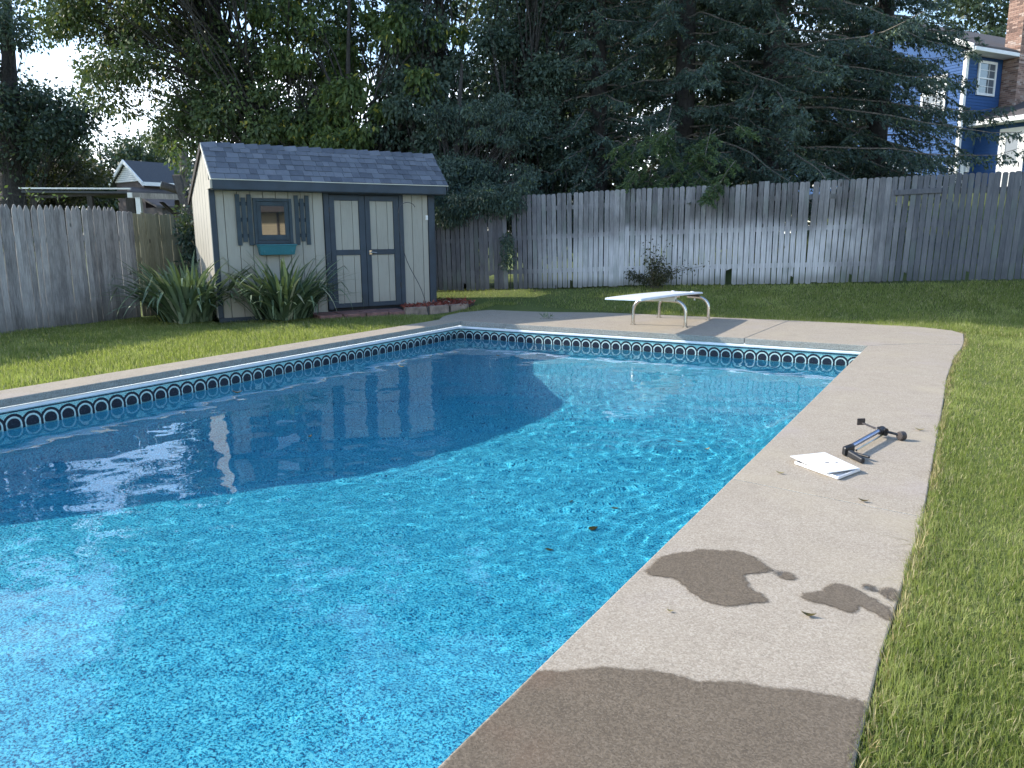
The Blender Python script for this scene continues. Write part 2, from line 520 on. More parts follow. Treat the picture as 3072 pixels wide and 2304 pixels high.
M['leaf_dark'] = leaf_mat('dark_green_leaves', (0.028, 0.052, 0.040), (0.055, 0.088, 0.066), (0.09, 0.13, 0.09), None, 0, 0.2)
M['leaf_light'] = leaf_mat('light_green_leaves', (0.05, 0.09, 0.03), (0.09, 0.14, 0.045), (0.14, 0.19, 0.06), (0.32, 0.30, 0.05), 0.04)
M['needle'] = leaf_mat('spruce_needles', (0.03, 0.056, 0.050), (0.06, 0.098, 0.080), (0.10, 0.145, 0.10), (0.14, 0.19, 0.07), 0.03, 0.15)
M['leaf_brown'] = leaf_mat('bronze_leaves', (0.03, 0.035, 0.022), (0.05, 0.055, 0.032), (0.085, 0.08, 0.045), None, 0, 0.2)
M['leaf_far'] = leaf_mat('far_leaves', (0.03, 0.05, 0.035), (0.05, 0.08, 0.05), (0.09, 0.13, 0.07), None, 0, 0.2)
M['strap'] = leaf_mat('strap_leaves', (0.065, 0.10, 0.055), (0.15, 0.215, 0.12), (0.34, 0.41, 0.27), (0.42, 0.42, 0.28), 0.06, 0.2)
M['grass'] = leaf_mat('grass_blades', (0.11, 0.145, 0.042), (0.23, 0.28, 0.08), (0.39, 0.42, 0.16), (0.52, 0.46, 0.27), 0.13, 0.5, (0.42, 0.52, 0.07), 0.7)
M['straw'] = leaf_mat('dry_grass', (0.16, 0.12, 0.05), (0.34, 0.28, 0.13), (0.48, 0.42, 0.24), None, 0, 0.2)
M['fallen'] = leaf_mat('fallen_leaf', (0.04, 0.04, 0.015), (0.09, 0.075, 0.02), (0.20, 0.13, 0.05), None, 0, 0.2)
M['bark'] = plain('bark', (0.045, 0.042, 0.04), 0.95, 0, 0.4, 14, 0.02)
M['bark_pale'] = plain('pale_bark', (0.14, 0.125, 0.105), 0.95, 0, 0.35, 14, 0.01)
M['mulch'] = leaf_mat('red_mulch', (0.10, 0.02, 0.014), (0.22, 0.045, 0.03), (0.32, 0.10, 0.06), (0.3, 0.24, 0.2), 0.10, 0.0)

m = Mat('lawn_soil'); P = m.pos()
n1 = m.noise(P, 30, 5, 0.7); n2 = m.noise(P, 0.8, 4); n3 = m.noise(P, 4.0, 4)
c = m.ramp(n1*0.6+n2*0.4, [(0.3, (0.06, 0.075, 0.026)), (0.5, (0.12, 0.15, 0.046)), (0.7, (0.19, 0.21, 0.08))])
c = m.mix(n3.step(0.6, 0.72)*0.5, c, (0.11, 0.09, 0.055))
m.set(color=c, rough=0.95, spec=0.1); m.bump(n1, 0.03, 0.8)
M['lawn'] = m.m
M['soil'] = plain('dark_soil', (0.055, 0.045, 0.035), 0.95, 0, 0.4, 12, 0.02)

# ------------------------------------------------------------------ ground
W = 5.91
WATER = -0.265
def axis(lo, hi, step, far):
    core = list(np.arange(lo, hi+1e-6, step))
    ext = []; d = step
    p = hi
    while p < far:
        d *= 1.35; p += d; ext.append(p)
    ext2 = []; d = step; p = lo
    while p > -far:
        d *= 1.35; p -= d; ext2.append(p)
    return np.array(ext2[::-1] + core + ext)
gx = axis(-10, 12, 0.2, 900); gy = axis(-13.6, 12, 0.2, 900)
gx[np.argmin(abs(gx+0.2))] = -0.2; gx[np.argmin(abs(gx-6.1))] = 6.1
gy[np.argmin(abs(gy-0.2))] = 0.2; gy[np.argmin(abs(gy+12.4))] = -12.4
X, Y = np.meshgrid(gx, gy)
Z = terrain(X, Y)
ids = np.arange(X.size).reshape(X.shape)
F = np.stack([ids[:-1, :-1], ids[:-1, 1:], ids[1:, 1:], ids[1:, :-1]], -1).reshape(-1, 4)
cx = (X[:-1, :-1]+X[1:, 1:]).ravel()/2; cy = (Y[:-1, :-1]+Y[1:, 1:]).ravel()/2
hole = (cx > -0.2) & (cx < 6.1) & (cy < 0.2) & (cy > -12.4)
lawn = new_obj('lawn', fast_mesh('lawn', np.c_[X.ravel(), Y.ravel(), Z.ravel()], F[~hole], M['lawn'], True))
tag(lawn, 'mown green lawn sloping up to the back fence', kind='structure')

# ------------------------------------------------------------------ pool shell
YN = -12.2
RC = 0.08
def outline(inset=0.0, n=7):
    # rounded back corners; runs along left wall, back wall, right wall, near wall
    pts = [(inset, YN+inset)]
    for k in range(n+1):
        a = math.pi - k/n*math.pi/2
        pts.append((RC + (RC-inset)*math.cos(a), -RC + (RC-inset)*math.sin(a)))
    for k in range(n+1):
        a = math.pi/2 - k/n*math.pi/2
        pts.append((W-RC + (RC-inset)*math.cos(a), -RC + (RC-inset)*math.sin(a)))
    pts.append((W-inset, YN+inset))
    return pts
OUT = outline()
pool = bpy.data.objects.new('swimming_pool', None); COL.objects.link(pool); tag(pool, 'rectangular inground pool shell with aqua vinyl liner', kind='structure')
V, Fc, UV = [], [], []
loop = OUT + [OUT[0]]
# arc length in pattern repeats, zero at the back-left corner so an arch centre falls where the photo has it
cum = [0.0]
for a, b in zip(loop[:-1], loop[1:]): cum.append(cum[-1] + math.dist(a, b))
u0 = cum[8] + (0.176 - RC)                   # an arch is centred 0.176 m along the back wall
zs = [-0.0785, -0.34, -0.36, -1.2, -3.0]
for (p, cu_) in zip(loop, cum):
    for zz in zs:
        V.append((p[0], p[1], zz)); UV.append(((cu_-u0)/0.155 + 0.5, zz))
nz = len(zs)
for i in range(len(loop)-1):
    for k in range(nz-1):
        Fc.append((i*nz+k, i*nz+k+1, (i+1)*nz+k+1, (i+1)*nz+k))
me = bpy.data.meshes.new('liner_wall'); me.from_pydata(V, [], Fc); me.materials.append(M['liner_band'])
uvl = me.uv_layers.new(name='UVMap')
for l in me.loops: uvl.data[l.index].uv = UV[l.vertex_index]
liner_wall = new_obj('liner_wall', me, pool)
liner_wall.cycles.is_caustics_receiver = True

PY = [-12.5, -8.6, -7.57, -7.0, -6.57, -6.13, -5.61, -5.06, -4.3, -3.35, -2.74, -2.29, -1.80, -1.62, -1.11, -0.5, 0.1]
PD = [0.86, 0.88, 0.93, 1.06, 1.14, 1.25, 1.39, 1.54, 1.64, 1.74, 1.77, 1.78, 1.72, 1.55, 1.20, 1.00, 0.92]
def floor_z(x, y):
    prof = np.interp(y, PY, PD)
    side = 0.92 + np.maximum(0, np.minimum(x, W-x))*1.1
    a = np.minimum(prof, side)
    return WATER - a
fx_ = np.linspace(-0.02, W+0.02, 60); fy_ = np.linspace(YN-0.02, 0.02, 120)
X, Y = np.meshgrid(fx_, fy_); Z = floor_z(X, Y)
ids = np.arange(X.size).reshape(X.shape)
F = np.stack([ids[:-1, :-1], ids[:-1, 1:], ids[1:, 1:], ids[1:, :-1]], -1).reshape(-1, 4)
liner_floor = new_obj('liner_floor', fast_mesh('liner_floor', np.c_[X.ravel(), Y.ravel(), Z.ravel()], F, M['liner'], True), pool)
liner_floor.cycles.is_caustics_receiver = True
# white vinyl track under the coping
mb = MB()
prof_ = [(0.0, -0.082), (0.016, -0.084), (0.02, -0.090), (0.02, -0.110), (0.012, -0.116), (0.0, -0.116)]
rings = []
for ins, zz in prof_:
    rings.append([(x, y, zz) for x, y in outline(ins - 0.003 if ins == 0 else ins)])
npt = len(rings[0])
vv = [p for r_ in rings for p in r_]
ff = []
for k in range(len(rings)-1):
    for i in range(npt-1):
        ff.append((k*npt+i, k*npt+i+1, (k+1)*npt+i+1, (k+1)*npt+i))
mb.add(vv, ff)
mb.build('coping_track', M['lip'], pool, smooth=False)

# ------------------------------------------------------------------ water
dx = 0.02
wx = np.linspace(-0.006, W+0.006, int(W/dx)); wy = np.linspace(YN-0.006, 0.006, int(12.2/dx))
X, Y = np.meshgrid(wx, wy)
Z = np.full_like(X, WATER)
wr = np.random.default_rng(11)
for i in range(60):
    lam = math.exp(wr.uniform(math.log(0.11), math.log(1.5)))
    a = wr.normal(1.9, 0.75) if i % 3 else wr.uniform(0, 2*math.pi)
    k = 2*math.pi/lam
    amp = 0.00047*lam**1.15*wr.uniform(0.5, 1.2)
    ph = k*(X*math.cos(a) + Y*math.sin(a)) + wr.uniform(0, 6.28)
    ph = ph + 1.2*np.sin(X*wr.uniform(0.4, 1.1)+wr.uniform(0, 6)) + 1.2*np.sin(Y*wr.uniform(0.4, 1.1)+wr.uniform(0, 6))
    Z += amp*np.sin(ph)
for (rx, ry, lam, amp) in ((4.55, -5.05, 0.13, 0.0008), (5.05, -4.3, 0.10, 0.0005), (3.1, -3.3, 0.16, 0.0005)):
    d = np.hypot(X-rx, Y-ry); Z += amp*np.exp(-d/0.45)*np.sin(2*math.pi*d/lam)
mask = np.ones_like(X)
ids = np.arange(X.size).reshape(X.shape)
F = np.stack([ids[:-1, :-1], ids[:-1, 1:], ids[1:, 1:], ids[1:, :-1]], -1).reshape(-1, 4)
water = new_obj('water', fast_mesh('water', np.c_[X.ravel(), Y.ravel(), Z.ravel()], F, M['water'], True))
water.cycles.is_caustics_caster = True
tag(water, 'clear rippled blue pool water', kind='structure')

# ------------------------------------------------------------------ concrete deck and coping
deck = bpy.data.objects.new('pool_deck', None); COL.objects.link(deck)
tag(deck, 'pale concrete pool deck with wet stains along the right side', kind='structure')
def edge_wob(p, q, n, amp, seed):
    r_ = random.Random(seed); out = []
    for i in range(n+1):
        t = i/n; x = p[0]+(q[0]-p[0])*t; y = p[1]+(q[1]-p[1])*t
        out.append((x + r_.uniform(-amp, amp), y))
    return out
EDGE_X = 6.795
def slab(poly, name='slab', z0=-0.078, z1=0.0, mat='concrete'):
    o = MB().slab(poly, z0, z1).build(name, M[mat], deck, bevel=0.007, seg=2)
    o.data.materials.append(M['concrete_face'])
    for p in o.data.polygons:
        if abs(p.normal.z) < 0.45: p.material_index = 1
    return o
G = 0.004
slab([(5.89, -13.6), (EDGE_X, -13.6), (EDGE_X, -9.8), (5.89, -9.7)])
slab([(5.89, -9.7+2*G), (EDGE_X, -9.8+2*G), (EDGE_X, -7.5), (6.83, -6.03-G), (5.89, -5.893-G)])
slab([(5.89, -5.893+G), (6.83, -6.03+G), (6.81, -4.2), (6.80, -3.2), (6.78, -1.93), (5.89, -1.86)])
slab([(5.89, -1.86+2*G), (6.78, -1.93+2*G), (6.80, -0.6), (6.845, 0.20), (6.86, 0.60), (6.35, 0.412), (5.915, 0.02-G), (5.89, 0.0)])
bk = [(6.86, 0.63), (6.86, 0.98), (6.84, 1.75), (6.707, 2.067), (6.268, 2.362), (5.505, 2.40), (4.503, 2.39)]
slab([(4.444, -0.012), (5.884, -0.012), (5.905, 0.03), (6.35, 0.432)] + bk)
slab([(0.84, -0.012), (4.444-2*G, -0.012), (4.503-2*G, 2.39), (3.911, 2.35), (2.43, 2.289), (1.42, 2.20)])
slab([(0.014, -0.012), (0.84-2*G, -0.012), (1.42-2*G, 2.20), (0.116, 2.149), (-0.273, 2.062), (-0.583, 1.694), (-0.774, 1.12), (-0.70, 0.62), (-0.60, 0.35), (-0.40, -0.008), (0.0, -0.010)])
# left coping beam in lengths
ys_ = [-13.6, -10.9, -7.95, -5.05, -2.6, -0.018]
for a, b in zip(ys_[:-1], ys_[1:]):
    MB_ = MB().slab([(-0.40, a+0.004), (0.030, a+0.004), (0.030, b-0.004), (-0.40, b-0.004)], -0.072, 0.0)
    o = MB_.build('coping', M['concrete'], deck, bevel=0.008, seg=2)
    o.data.materials.append(M['concrete_face'])
    for p in o.data.polygons:
        if abs(p.normal.z) < 0.45: p.material_index = 1
# near-end coping behind the camera
slab([(-0.40, -13.6), (5.885, -13.6), (5.885, -12.2), (-0.40, -12.2)], z0=-0.07, z1=-0.003)
# wet patches: thin films lying on the slabs, fading at their rims
def wet_patch(poly, step=0.009, rim=0.026):
    A = np.array(poly); B = np.roll(A, -1, 0)
    x0, y0 = A.min(0)-0.05; x1, y1 = A.max(0)+0.05
    x0, x1, y0 = max(x0, 5.893), min(x1, 6.825), max(y0, -9.0)
    gx_ = np.arange(x0, x1+step*0.5, step); gy_ = np.arange(y0, y1+step, step)
    X_, Y_ = np.meshgrid(gx_, gy_); P_ = np.c_[X_.ravel(), Y_.ravel()]
    d = np.full(len(P_), 9.0); ins = np.zeros(len(P_), bool)
    for a, b in zip(A, B):
        ab = b-a; t = np.clip(((P_-a)@ab)/(ab@ab + 1e-12), 0, 1)
        d = np.minimum(d, np.hypot(*(P_ - a - t[:, None]*ab).T))
        c = (a[1] > P_[:, 1]) != (b[1] > P_[:, 1])
        xi = (b[0]-a[0])*(P_[:, 1]-a[1])/((b[1]-a[1]) or 1e-9) + a[0]
        ins ^= c & (P_[:, 0] < xi)
    sd = np.where(ins, d, -d)
    wet = np.clip(0.5 + sd/rim*0.5, -0.5, 1.4)
    id_ = np.arange(X_.size).reshape(X_.shape)
    F_ = np.stack([id_[:-1, :-1], id_[:-1, 1:], id_[1:, 1:], id_[1:, :-1]], -1).reshape(-1, 4)
    F_ = F_[(sd[F_] > -0.045).any(1)]
    me = fast_mesh('wet_stain', np.c_[P_, np.full(len(P_), 0.003)], F_, M['concrete_wet'])
    at = me.attributes.new('wet', 'FLOAT', 'POINT'); at.data.foreach_set('value', wet.astype(np.float32))
    return new_obj('wet_stain', me, deck)
def spl(poly, it=2):
    p = [tuple(q) for q in poly]
    for _ in range(it):
        out = []
        for a, b in zip(p, p[1:]+p[:1]):
            out += [(a[0]*.75+b[0]*.25, a[1]*.75+b[1]*.25), (a[0]*.25+b[0]*.75, a[1]*.25+b[1]*.75)]
        p = out
    return p
wet_patch([(5.90, -8.10), (5.962, -8.06), (6.016, -8.021), (6.053, -7.986), (6.113, -7.958), (6.16, -7.944), (6.187, -7.925), (6.235, -7.914), (6.266, -7.908), (6.307, -7.905), (6.341, -7.909), (6.383, -7.887), (6.416, -7.862), (6.452, -7.847), (6.49, -7.843), (6.542, -7.83), (6.597, -7.805), (6.654, -7.79), (6.717, -7.778), (6.785, -7.766), (6.785, -9.2), (5.90, -9.2)])
wet_patch(spl([(5.928, -7.287), (5.919, -7.19), (5.924, -7.096), (5.968, -7.023), (6.012, -6.982), (6.042, -6.932), (6.105, -6.912), (6.173, -6.873), (6.232, -6.887), (6.286, -6.928), (6.335, -6.98), (6.357, -7.005), (6.322, -7.036), (6.273, -7.088), (6.271, -7.122), (6.297, -7.161), (6.319, -7.209), (6.369, -7.231), (6.396, -7.258), (6.392, -7.291), (6.344, -7.327), (6.293, -7.389), (6.237, -7.394), (6.183, -7.381), (6.131, -7.344), (6.08, -7.287), (6.034, -7.259), (5.99, -7.274)], 1))
wet_patch(spl([(6.345, -7.000), (6.393, -6.984), (6.431, -6.996), (6.456, -7.037), (6.429, -7.061), (6.387, -7.05)]))
wet_patch(spl([(6.489, -7.169), (6.519, -7.127), (6.552, -7.1), (6.562, -7.043), (6.579, -6.998), (6.62, -6.99), (6.671, -7.018), (6.721, -7.059), (6.775, -7.10), (6.80, -7.15), (6.80, -7.22), (6.76, -7.19), (6.706, -7.157), (6.683, -7.147), (6.693, -7.194), (6.666, -7.219), (6.634, -7.215), (6.596, -7.197), (6.569, -7.196), (6.523, -7.199)], 1))
wet_patch(spl([(6.672, -6.96), (6.702, -6.935), (6.734, -6.965), (6.724, -7.005), (6.69, -7.0)]))
wet_patch(spl([(6.73, -6.985), (6.77, -6.925), (6.80, -6.95), (6.80, -7.05), (6.76, -7.04)]))

# ------------------------------------------------------------------ shed (local x along the front, y to the back)
SH = thing('garden_shed', 'tan garden shed with dark slate trim, double doors and grey shingled roof', 'shed',
           (-3.42, -1.81, 0.10), math.atan2(0.894, 0.448))
def pbox(name, mat, parent, *b, bevel=0.004):
    return MB().box(*b).build(name, M[mat], parent, bevel=bevel)
PITCH_B = 0.2035
# dark sheathing behind the boards
fw_ = MB()
fw_.box(0.02, 3.84, 0.03, 0.06, -0.12, 2.02); fw_.box(0.02, 3.84, 1.36, 1.40, -0.12, 1.9); fw_.box(3.80, 3.84, 0.06, 1.36, -0.12, 1.95)
fw_.build('inner_frame', M['dark_void'], SH)
sill = MB().box(0.0, 3.86, -0.012, 0.03, -0.16, -0.055).build('sill_board', M['navy_trim'], SH)
xs_ = [0.075] + [0.204 + PITCH_B*i for i in range(8)] + [1.806]
xs_ += [None, 3.262, 3.44, 3.645, 3.755]
for a, b in zip(xs_[:-1], xs_[1:]):
    if a is None or b is None: continue
    pbox('siding_board', 'tan_siding', SH, a+0.004, b-0.004, 0.0, 0.03, -0.06, 2.02, bevel=0.003)
# left gable wall: boards with sloped tops
RZ, RY, EZ, EY, BZ, BY = 2.67, 0.30, 2.10, -0.25, 1.87, 1.62     # ridge, front eave, back eave (local z)
def roof_z(y):
    return RZ - (RY-y)*(RZ-EZ)/(RY-EY) if y < RY else RZ - (y-RY)*(RZ-BZ)/(BY-RY)
ys = [0.0, 0.15] + [0.15+PITCH_B*i for i in range(1, 7)] + [1.42]
for a, b in zip(ys[:-1], ys[1:]):
    ca, cb_ = a+0.007, b-0.007
    top = [(cb_, roof_z(cb_)-0.05)]
    if ca < RY < cb_: top.append((RY, roof_z(RY)-0.05))
    top.append((ca, roof_z(ca)-0.05))
    MB().side([(ca, -0.02), (cb_, -0.02)] + top, 0.0, 0.028).build('siding_board', M['tan_siding'], SH, bevel=0.003)
MB().side([(0.01, -0.1), (1.40, -0.1), (1.40, roof_z(1.40)-0.09), (RY, RZ-0.09), (0.01, roof_z(0.01)-0.09)], 0.028, 0.05).build('gable_backing', M['dark_void'], SH)
MB().side([(0.01, -0.1), (1.40, -0.1), (1.40, roof_z(1.40)-0.09), (RY, RZ-0.09), (0.01, roof_z(0.01)-0.09)], 3.83, 3.86).build('siding_panel', M['tan_siding'], SH)
pbox('corner_board', 'navy_trim', SH, -0.012, 0.072, -0.022, 0.0, -0.05, 2.03)
pbox('corner_board', 'tan_siding', SH, -0.02, 0.0, -0.02, 0.075, -0.05, 2.03)
pbox('corner_board', 'navy_trim', SH, 3.757, 3.875, -0.022, 0.0, -0.05, 2.03)
pbox('corner_board', 'navy_trim', SH, 3.862, 3.885, -0.022, 0.08, -0.05, 2.03)
# roof
MB().side([(EY, EZ), (RY, RZ), (RY, RZ-0.05), (EY, EZ-0.05)], 0.0, 4.03).build('roof_panel', M['dark_void'], SH)
MB().side([(RY, RZ), (BY, BZ), (BY, BZ-0.05), (RY, RZ-0.05)], 0.0, 4.03).build('roof_panel', M['shingle'], SH)
MB().box(0.0, 4.0, EY-0.02, EY, EZ-0.155, EZ-0.018).build('fascia', M['navy_trim'], SH, bevel=0.003)
MB().box(0.01, 4.0, EY, 0.0, EZ-0.165, EZ-0.15).build('soffit', M['navy_trim'], SH)
MB().box(-0.02, 4.04, EY-0.035, EY+0.01, EZ-0.016, EZ-0.004).build('drip_edge', M['cream_plastic'], SH)
MB().box(-0.035, -0.002, EY-0.018, 0.0, EZ-0.15, EZ-0.02).build('eave_return', M['tan_siding'], SH, bevel=0.003)
MB().side([(EY, EZ+0.004), (RY, RZ+0.004), (RY, RZ-0.06), (EY, EZ-0.06)], -0.022, -0.002).build('rake_board', M['cream_plastic'], SH)
MB().side([(RY, RZ+0.0), (BY, BZ+0.0), (BY, BZ-0.10), (RY, RZ-0.10)], -0.03, -0.002).build('rake_board', M['wood_dark'], SH)
MB().side([(EY, EZ), (RY, RZ), (RY, RZ-0.10), (EY, EZ-0.10)], 4.03, 4.05).build('rake_board', M['navy_trim'], SH)
# shingles, one by one
sl = Vector((0, RY-EY, RZ-EZ)); SL = sl.length; sl.normalize()
nrm = Vector((0, -sl.z, sl.y))
def shingle_mesh(w, L, th):
    b = MB(); b.hexa([(0.0025, 0, 0.004), (w-0.0025, 0, 0.004), (w-0.0025, L, 0), (0.0025, L, 0),
                      (0.0025, 0, 0.004+th), (w-0.0025, 0, 0.004+th), (w-0.0025, L, 0.003), (0.0025, L, 0.003)])
    return b.mesh('shingle', M['shingle'])
SHM = {}
rot = Matrix((Vector((1, 0, 0)), sl, nrm)).transposed().to_4x4()
rs = random.Random(3)
NC = 6; EXPO = (SL-0.06)/NC
for c in range(NC):
    x = 0.0 - rs.uniform(0, 0.08)
    while x < 4.03:
        w = rs.choice([0.11, 0.14, 0.16, 0.19, 0.22])
        x0 = max(x, -0.012); x1 = min(x+w, 4.045)
        if x1-x0 > 0.035:
            th = rs.choice([0.006, 0.011, 0.014]); k = (round(x1-x0, 3), th)
            if k not in SHM: SHM[k] = shingle_mesh(k[0], EXPO+0.035, th)
            o = new_obj('shingle', SHM[k], SH)
            p = Vector((x0, EY, EZ)) + sl*(c*EXPO-0.012 + rs.uniform(-0.003, 0.003)) + nrm*0.004
            mm = rot.copy(); mm.translation = p; o.matrix_local = mm
        x += w
b = MB()
nx, ny = 0, 0
cw = 0.225
cap = MB()
d1 = 0.115
cap.add([(0, RY, RZ+0.012), (cw, RY, RZ+0.036), (cw, RY-sl.y*d1-0.006, RZ-sl.z*d1+0.034), (0, RY-sl.y*d1, RZ-sl.z*d1+0.010),
         (cw, RY+0.10, RZ-0.04+0.026), (0, RY+0.10, RZ-0.04+0.010),
         (cw, RY, RZ+0.018), (cw, RY-sl.y*d1, RZ-sl.z*d1+0.016), (0, RY-sl.y*d1, RZ-sl.z*d1+0.0)],
        [(0, 3, 2, 1), (0, 1, 4, 5), (1, 2, 7, 6), (2, 3, 8, 7)])
capm = cap.mesh('ridge_cap', M['shingle'])
for i in range(19):
    o = new_obj('ridge_cap', capm, SH); o.location = (4.03-0.225-i*0.2115 + rs.uniform(-.004, .004), 0, rs.uniform(-.002, .003))
    if o.location.x < -0.03: o.location.x = -0.03
# double door
pbox('door_jamb', 'navy_trim', SH, 1.81, 1.897, -0.03, 0.0, -0.02, 2.02)
pbox('door_jamb', 'navy_trim', SH, 3.175, 3.26, -0.03, 0.0, -0.02, 2.02)
pbox('door_header', 'navy_trim', SH, 1.897, 3.175, -0.03, 0.0, 1.915, 2.02)
def door(x0, x1, p0, p1, cuts, handle=None):
    d = MB().box(x0, p0, -0.026, 0.0, 0.0, 1.905).box(p1, x1, -0.026, 0.0, 0.0, 1.905)
    d.box(p0, p1, -0.026, 0.0, 1.815, 1.905).box(p0, p1, -0.026, 0.0, 0.90, 0.99).box(p0, p1, -0.026, 0.0, 0.0, 0.075)
    D = d.build('door', M['navy_trim'], SH, bevel=0.003)
    cs = [p0]+cuts+[p1]
    for z0, z1 in ((0.99, 1.815), (0.075, 0.90)):
        for a, b_ in zip(cs[:-1], cs[1:]):
            MB().box(a+0.003, b_-0.003, -0.008, 0.012, z0, z1).build('panel_board', M['tan_siding'], D, bevel=0.003)
    MB().box(p0, p1, 0.012, 0.02, 0.0, 1.9).build('backing', M['dark_void'], D)
    if handle:
        h = MB().tube([(handle, -0.026, 0.94), (handle, -0.06, 0.94)], 0.011, 10)
        h.tube([(handle-0.01, -0.06, 0.94), (handle+0.05, -0.062, 0.938), (handle+0.105, -0.058, 0.934)], [0.012, 0.010, 0.007], 8)
        h.box(handle-0.024, handle+0.024, -0.031, -0.026, 0.905, 0.975)
        h.build('handle', M['chrome'], D, smooth=True)
    for z in (0.3, 1.6):
        xx = x0 if handle is None else x1
        MB().box(xx-0.012, xx+0.012, -0.032, -0.026, z, z+0.10).build('hinge', M['black_plastic'], D)
door(1.902, 2.533, 1.992, 2.428, [2.105, 2.312])
door(2.540, 3.170, 2.630, 3.070, [2.750, 2.955], handle=2.61)
# window
wf = MB()
def frame(mb, x0, x1, z0, z1, w, y0, y1, wb=None):
    wb = wb or w
    mb.box(x0, x0+w, y0, y1, z0, z1).box(x1-w, x1, y0, y1, z0, z1)
    mb.box(x0+w, x1-w, y0, y1, z1-w, z1).box(x0+w, x1-w, y0, y1, z0, z0+wb)
frame(wf, 0.643, 1.265, 1.11, 1.83, 0.052, -0.035, 0.0)
WFr = wf.build('window', M['navy_dark'], SH, bevel=0.004)
s2 = MB(); frame(s2, 0.697, 1.211, 1.165, 1.776, 0.068, -0.024, 0.0, 0.085)
s2.build('sash', M['navy_dark'], WFr, bevel=0.004)
MB().box(0.762, 1.146, -0.012, -0.006, 1.248, 1.71).build('pane', M['glass'], WFr)
MB().box(0.62, 1.285, -0.05, 0.0, 1.095, 1.108).build('sill', M['navy_dark'], WFr)
# slatted shutters
for x0 in (0.372, 1.310):
    bt = MB()
    for z in (1.24, 1.49, 1.74): bt.box(x0+0.02, x0+0.225, -0.016, 0.0, z-0.03, z+0.03)
    B_ = bt.build('shutter', M['navy_dark'], SH, bevel=0.002)
    for dx_, z0, z1 in ((0.0, 1.085, 1.885), (0.090, 1.14, 1.835), (0.180, 1.085, 1.885)):
        MB().box(x0+dx_, x0+dx_+0.066, -0.036, -0.016, z0, z1).build('slat', M['navy_dark'], B_, bevel=0.002)
# teal planter under the window
pl = MB()
def trap(b, z0, z1, a0, a1, d0, d1):
    b.hexa([(a0[0], -0.02, z0), (a0[1], -0.02, z0), (a0[1], -0.02-d0, z0), (a0[0], -0.02-d0, z0),
            (a1[0], -0.02, z1), (a1[1], -0.02, z1), (a1[1], -0.02-d1, z1), (a1[0], -0.02-d1, z1)][::1])
trap(pl, 0.93, 1.075, (0.69, 1.235), (0.665, 1.26), 0.13, 0.165)
trap(pl, 1.075, 1.10, (0.655, 1.27), (0.652, 1.273), 0.175, 0.178)
PL = tag(pl.build('planter_box', M['teal'], SH, bevel=0.008, seg=2))
for x in (0.74, 1.19):
    MB().tube([(x, -0.165, 0.985), (x, -0.172, 0.985)], 0.016, 10).build('rosette', M['teal'], PL)
MB().box(3.70, 3.74, -0.03, -0.0, 1.50, 1.58).tube([(3.72, -0.03, 1.54), (3.72, -0.05, 1.53), (3.72, -0.055, 1.56)], 0.006, 6).build('wall_hook', M['white_plastic'], SH)
# paving bricks in front of the door and the plank threshold
path = bpy.data.objects.new('door_path', None); COL.objects.link(path); path.location = SH.location; path.rotation_euler = SH.rotation_euler
tag(path, 'short path of red-brown pavers in front of the shed doors', kind='structure')
rp_ = random.Random(5)
for i, (x0, x1) in enumerate(((1.45, 1.84), (1.85, 2.25), (2.26, 2.66), (2.67, 3.05))):
    for y0, y1 in ((-0.62, -0.335), (-0.325, -0.04)):
        dz = rp_.uniform(-0.008, 0.008)
        MB().box(x0, x1-0.012, y0, y1-0.012, -0.16, -0.055+dz).build('paver', M['brick_paver'], path, bevel=0.008)

# ------------------------------------------------------------------ fences
def board_mesh(name, w, h, mat, kind, seed):
    r_ = random.Random(seed); t = 0.017; hw = w/2
    if kind == 'ear':
        c = w*0.27
        top = [(hw, h-c), (hw-c*0.35, h-c*0.35), (hw-c, h), (-hw+c, h), (-hw+c*0.35, h-c*0.35), (-hw, h-c)]
    elif kind == 'gothic':
        top = [(hw, h-0.085), (hw*0.62, h-0.045), (hw*0.24, h-0.006), (0, h), (-hw*0.24, h-0.006), (-hw*0.62, h-0.045), (-hw, h-0.085)]
    else:
        top = [(hw, h-r_.uniform(0, .02)), (-hw, h-r_.uniform(0, .02))]
    bot = [(-hw, r_.uniform(0, 0.012)), (-hw*0.3, r_.uniform(0, 0.015)), (hw*0.4, r_.uniform(0, 0.012)), (hw, r_.uniform(0, 0.015))]
    if kind == 'ear' and seed % 2 == 0:
        bot = [(-hw, 0.03), (-hw*0.7, 0.005), (hw*0.7, 0.005), (hw, 0.03)]
    if seed % 5 == 3: bot = [(-hw, 0.0), (-hw*0.1, 0.01), (0.0, 0.10+0.1*r_.random()), (hw, 0.13+0.1*r_.random())]
    return MB().wall(bot+top, 0, t).mesh(name, M[mat], bevel=0.0025)

def rails(root, length, z_of, hs, mat, y0=0.018, seg=2.4):
    n = int(length/seg)+1
    for i in range(n):
        a, b_ = i*seg+0.01, min(length, (i+1)*seg)-0.01
        if b_ - a < 0.3: continue
        for h in hs:
            za, zb = z_of(a)+h, z_of(b_)+h
            MB().hexa([(a, y0, za), (b_, y0, zb), (b_, y0+0.04, zb), (a, y0+0.04, za),
                       (a, y0, za+0.085), (b_, y0, zb+0.085), (b_, y0+0.04, zb+0.085), (a, y0+0.04, za+0.085)]).build('rail', M[mat], root, bevel=0.003)
        zp = z_of(a)
        MB().box(a-0.045, a+0.045, y0+0.042, y0+0.132, zp-0.3, zp+1.70).build('post', M[mat], root, bevel=0.004)

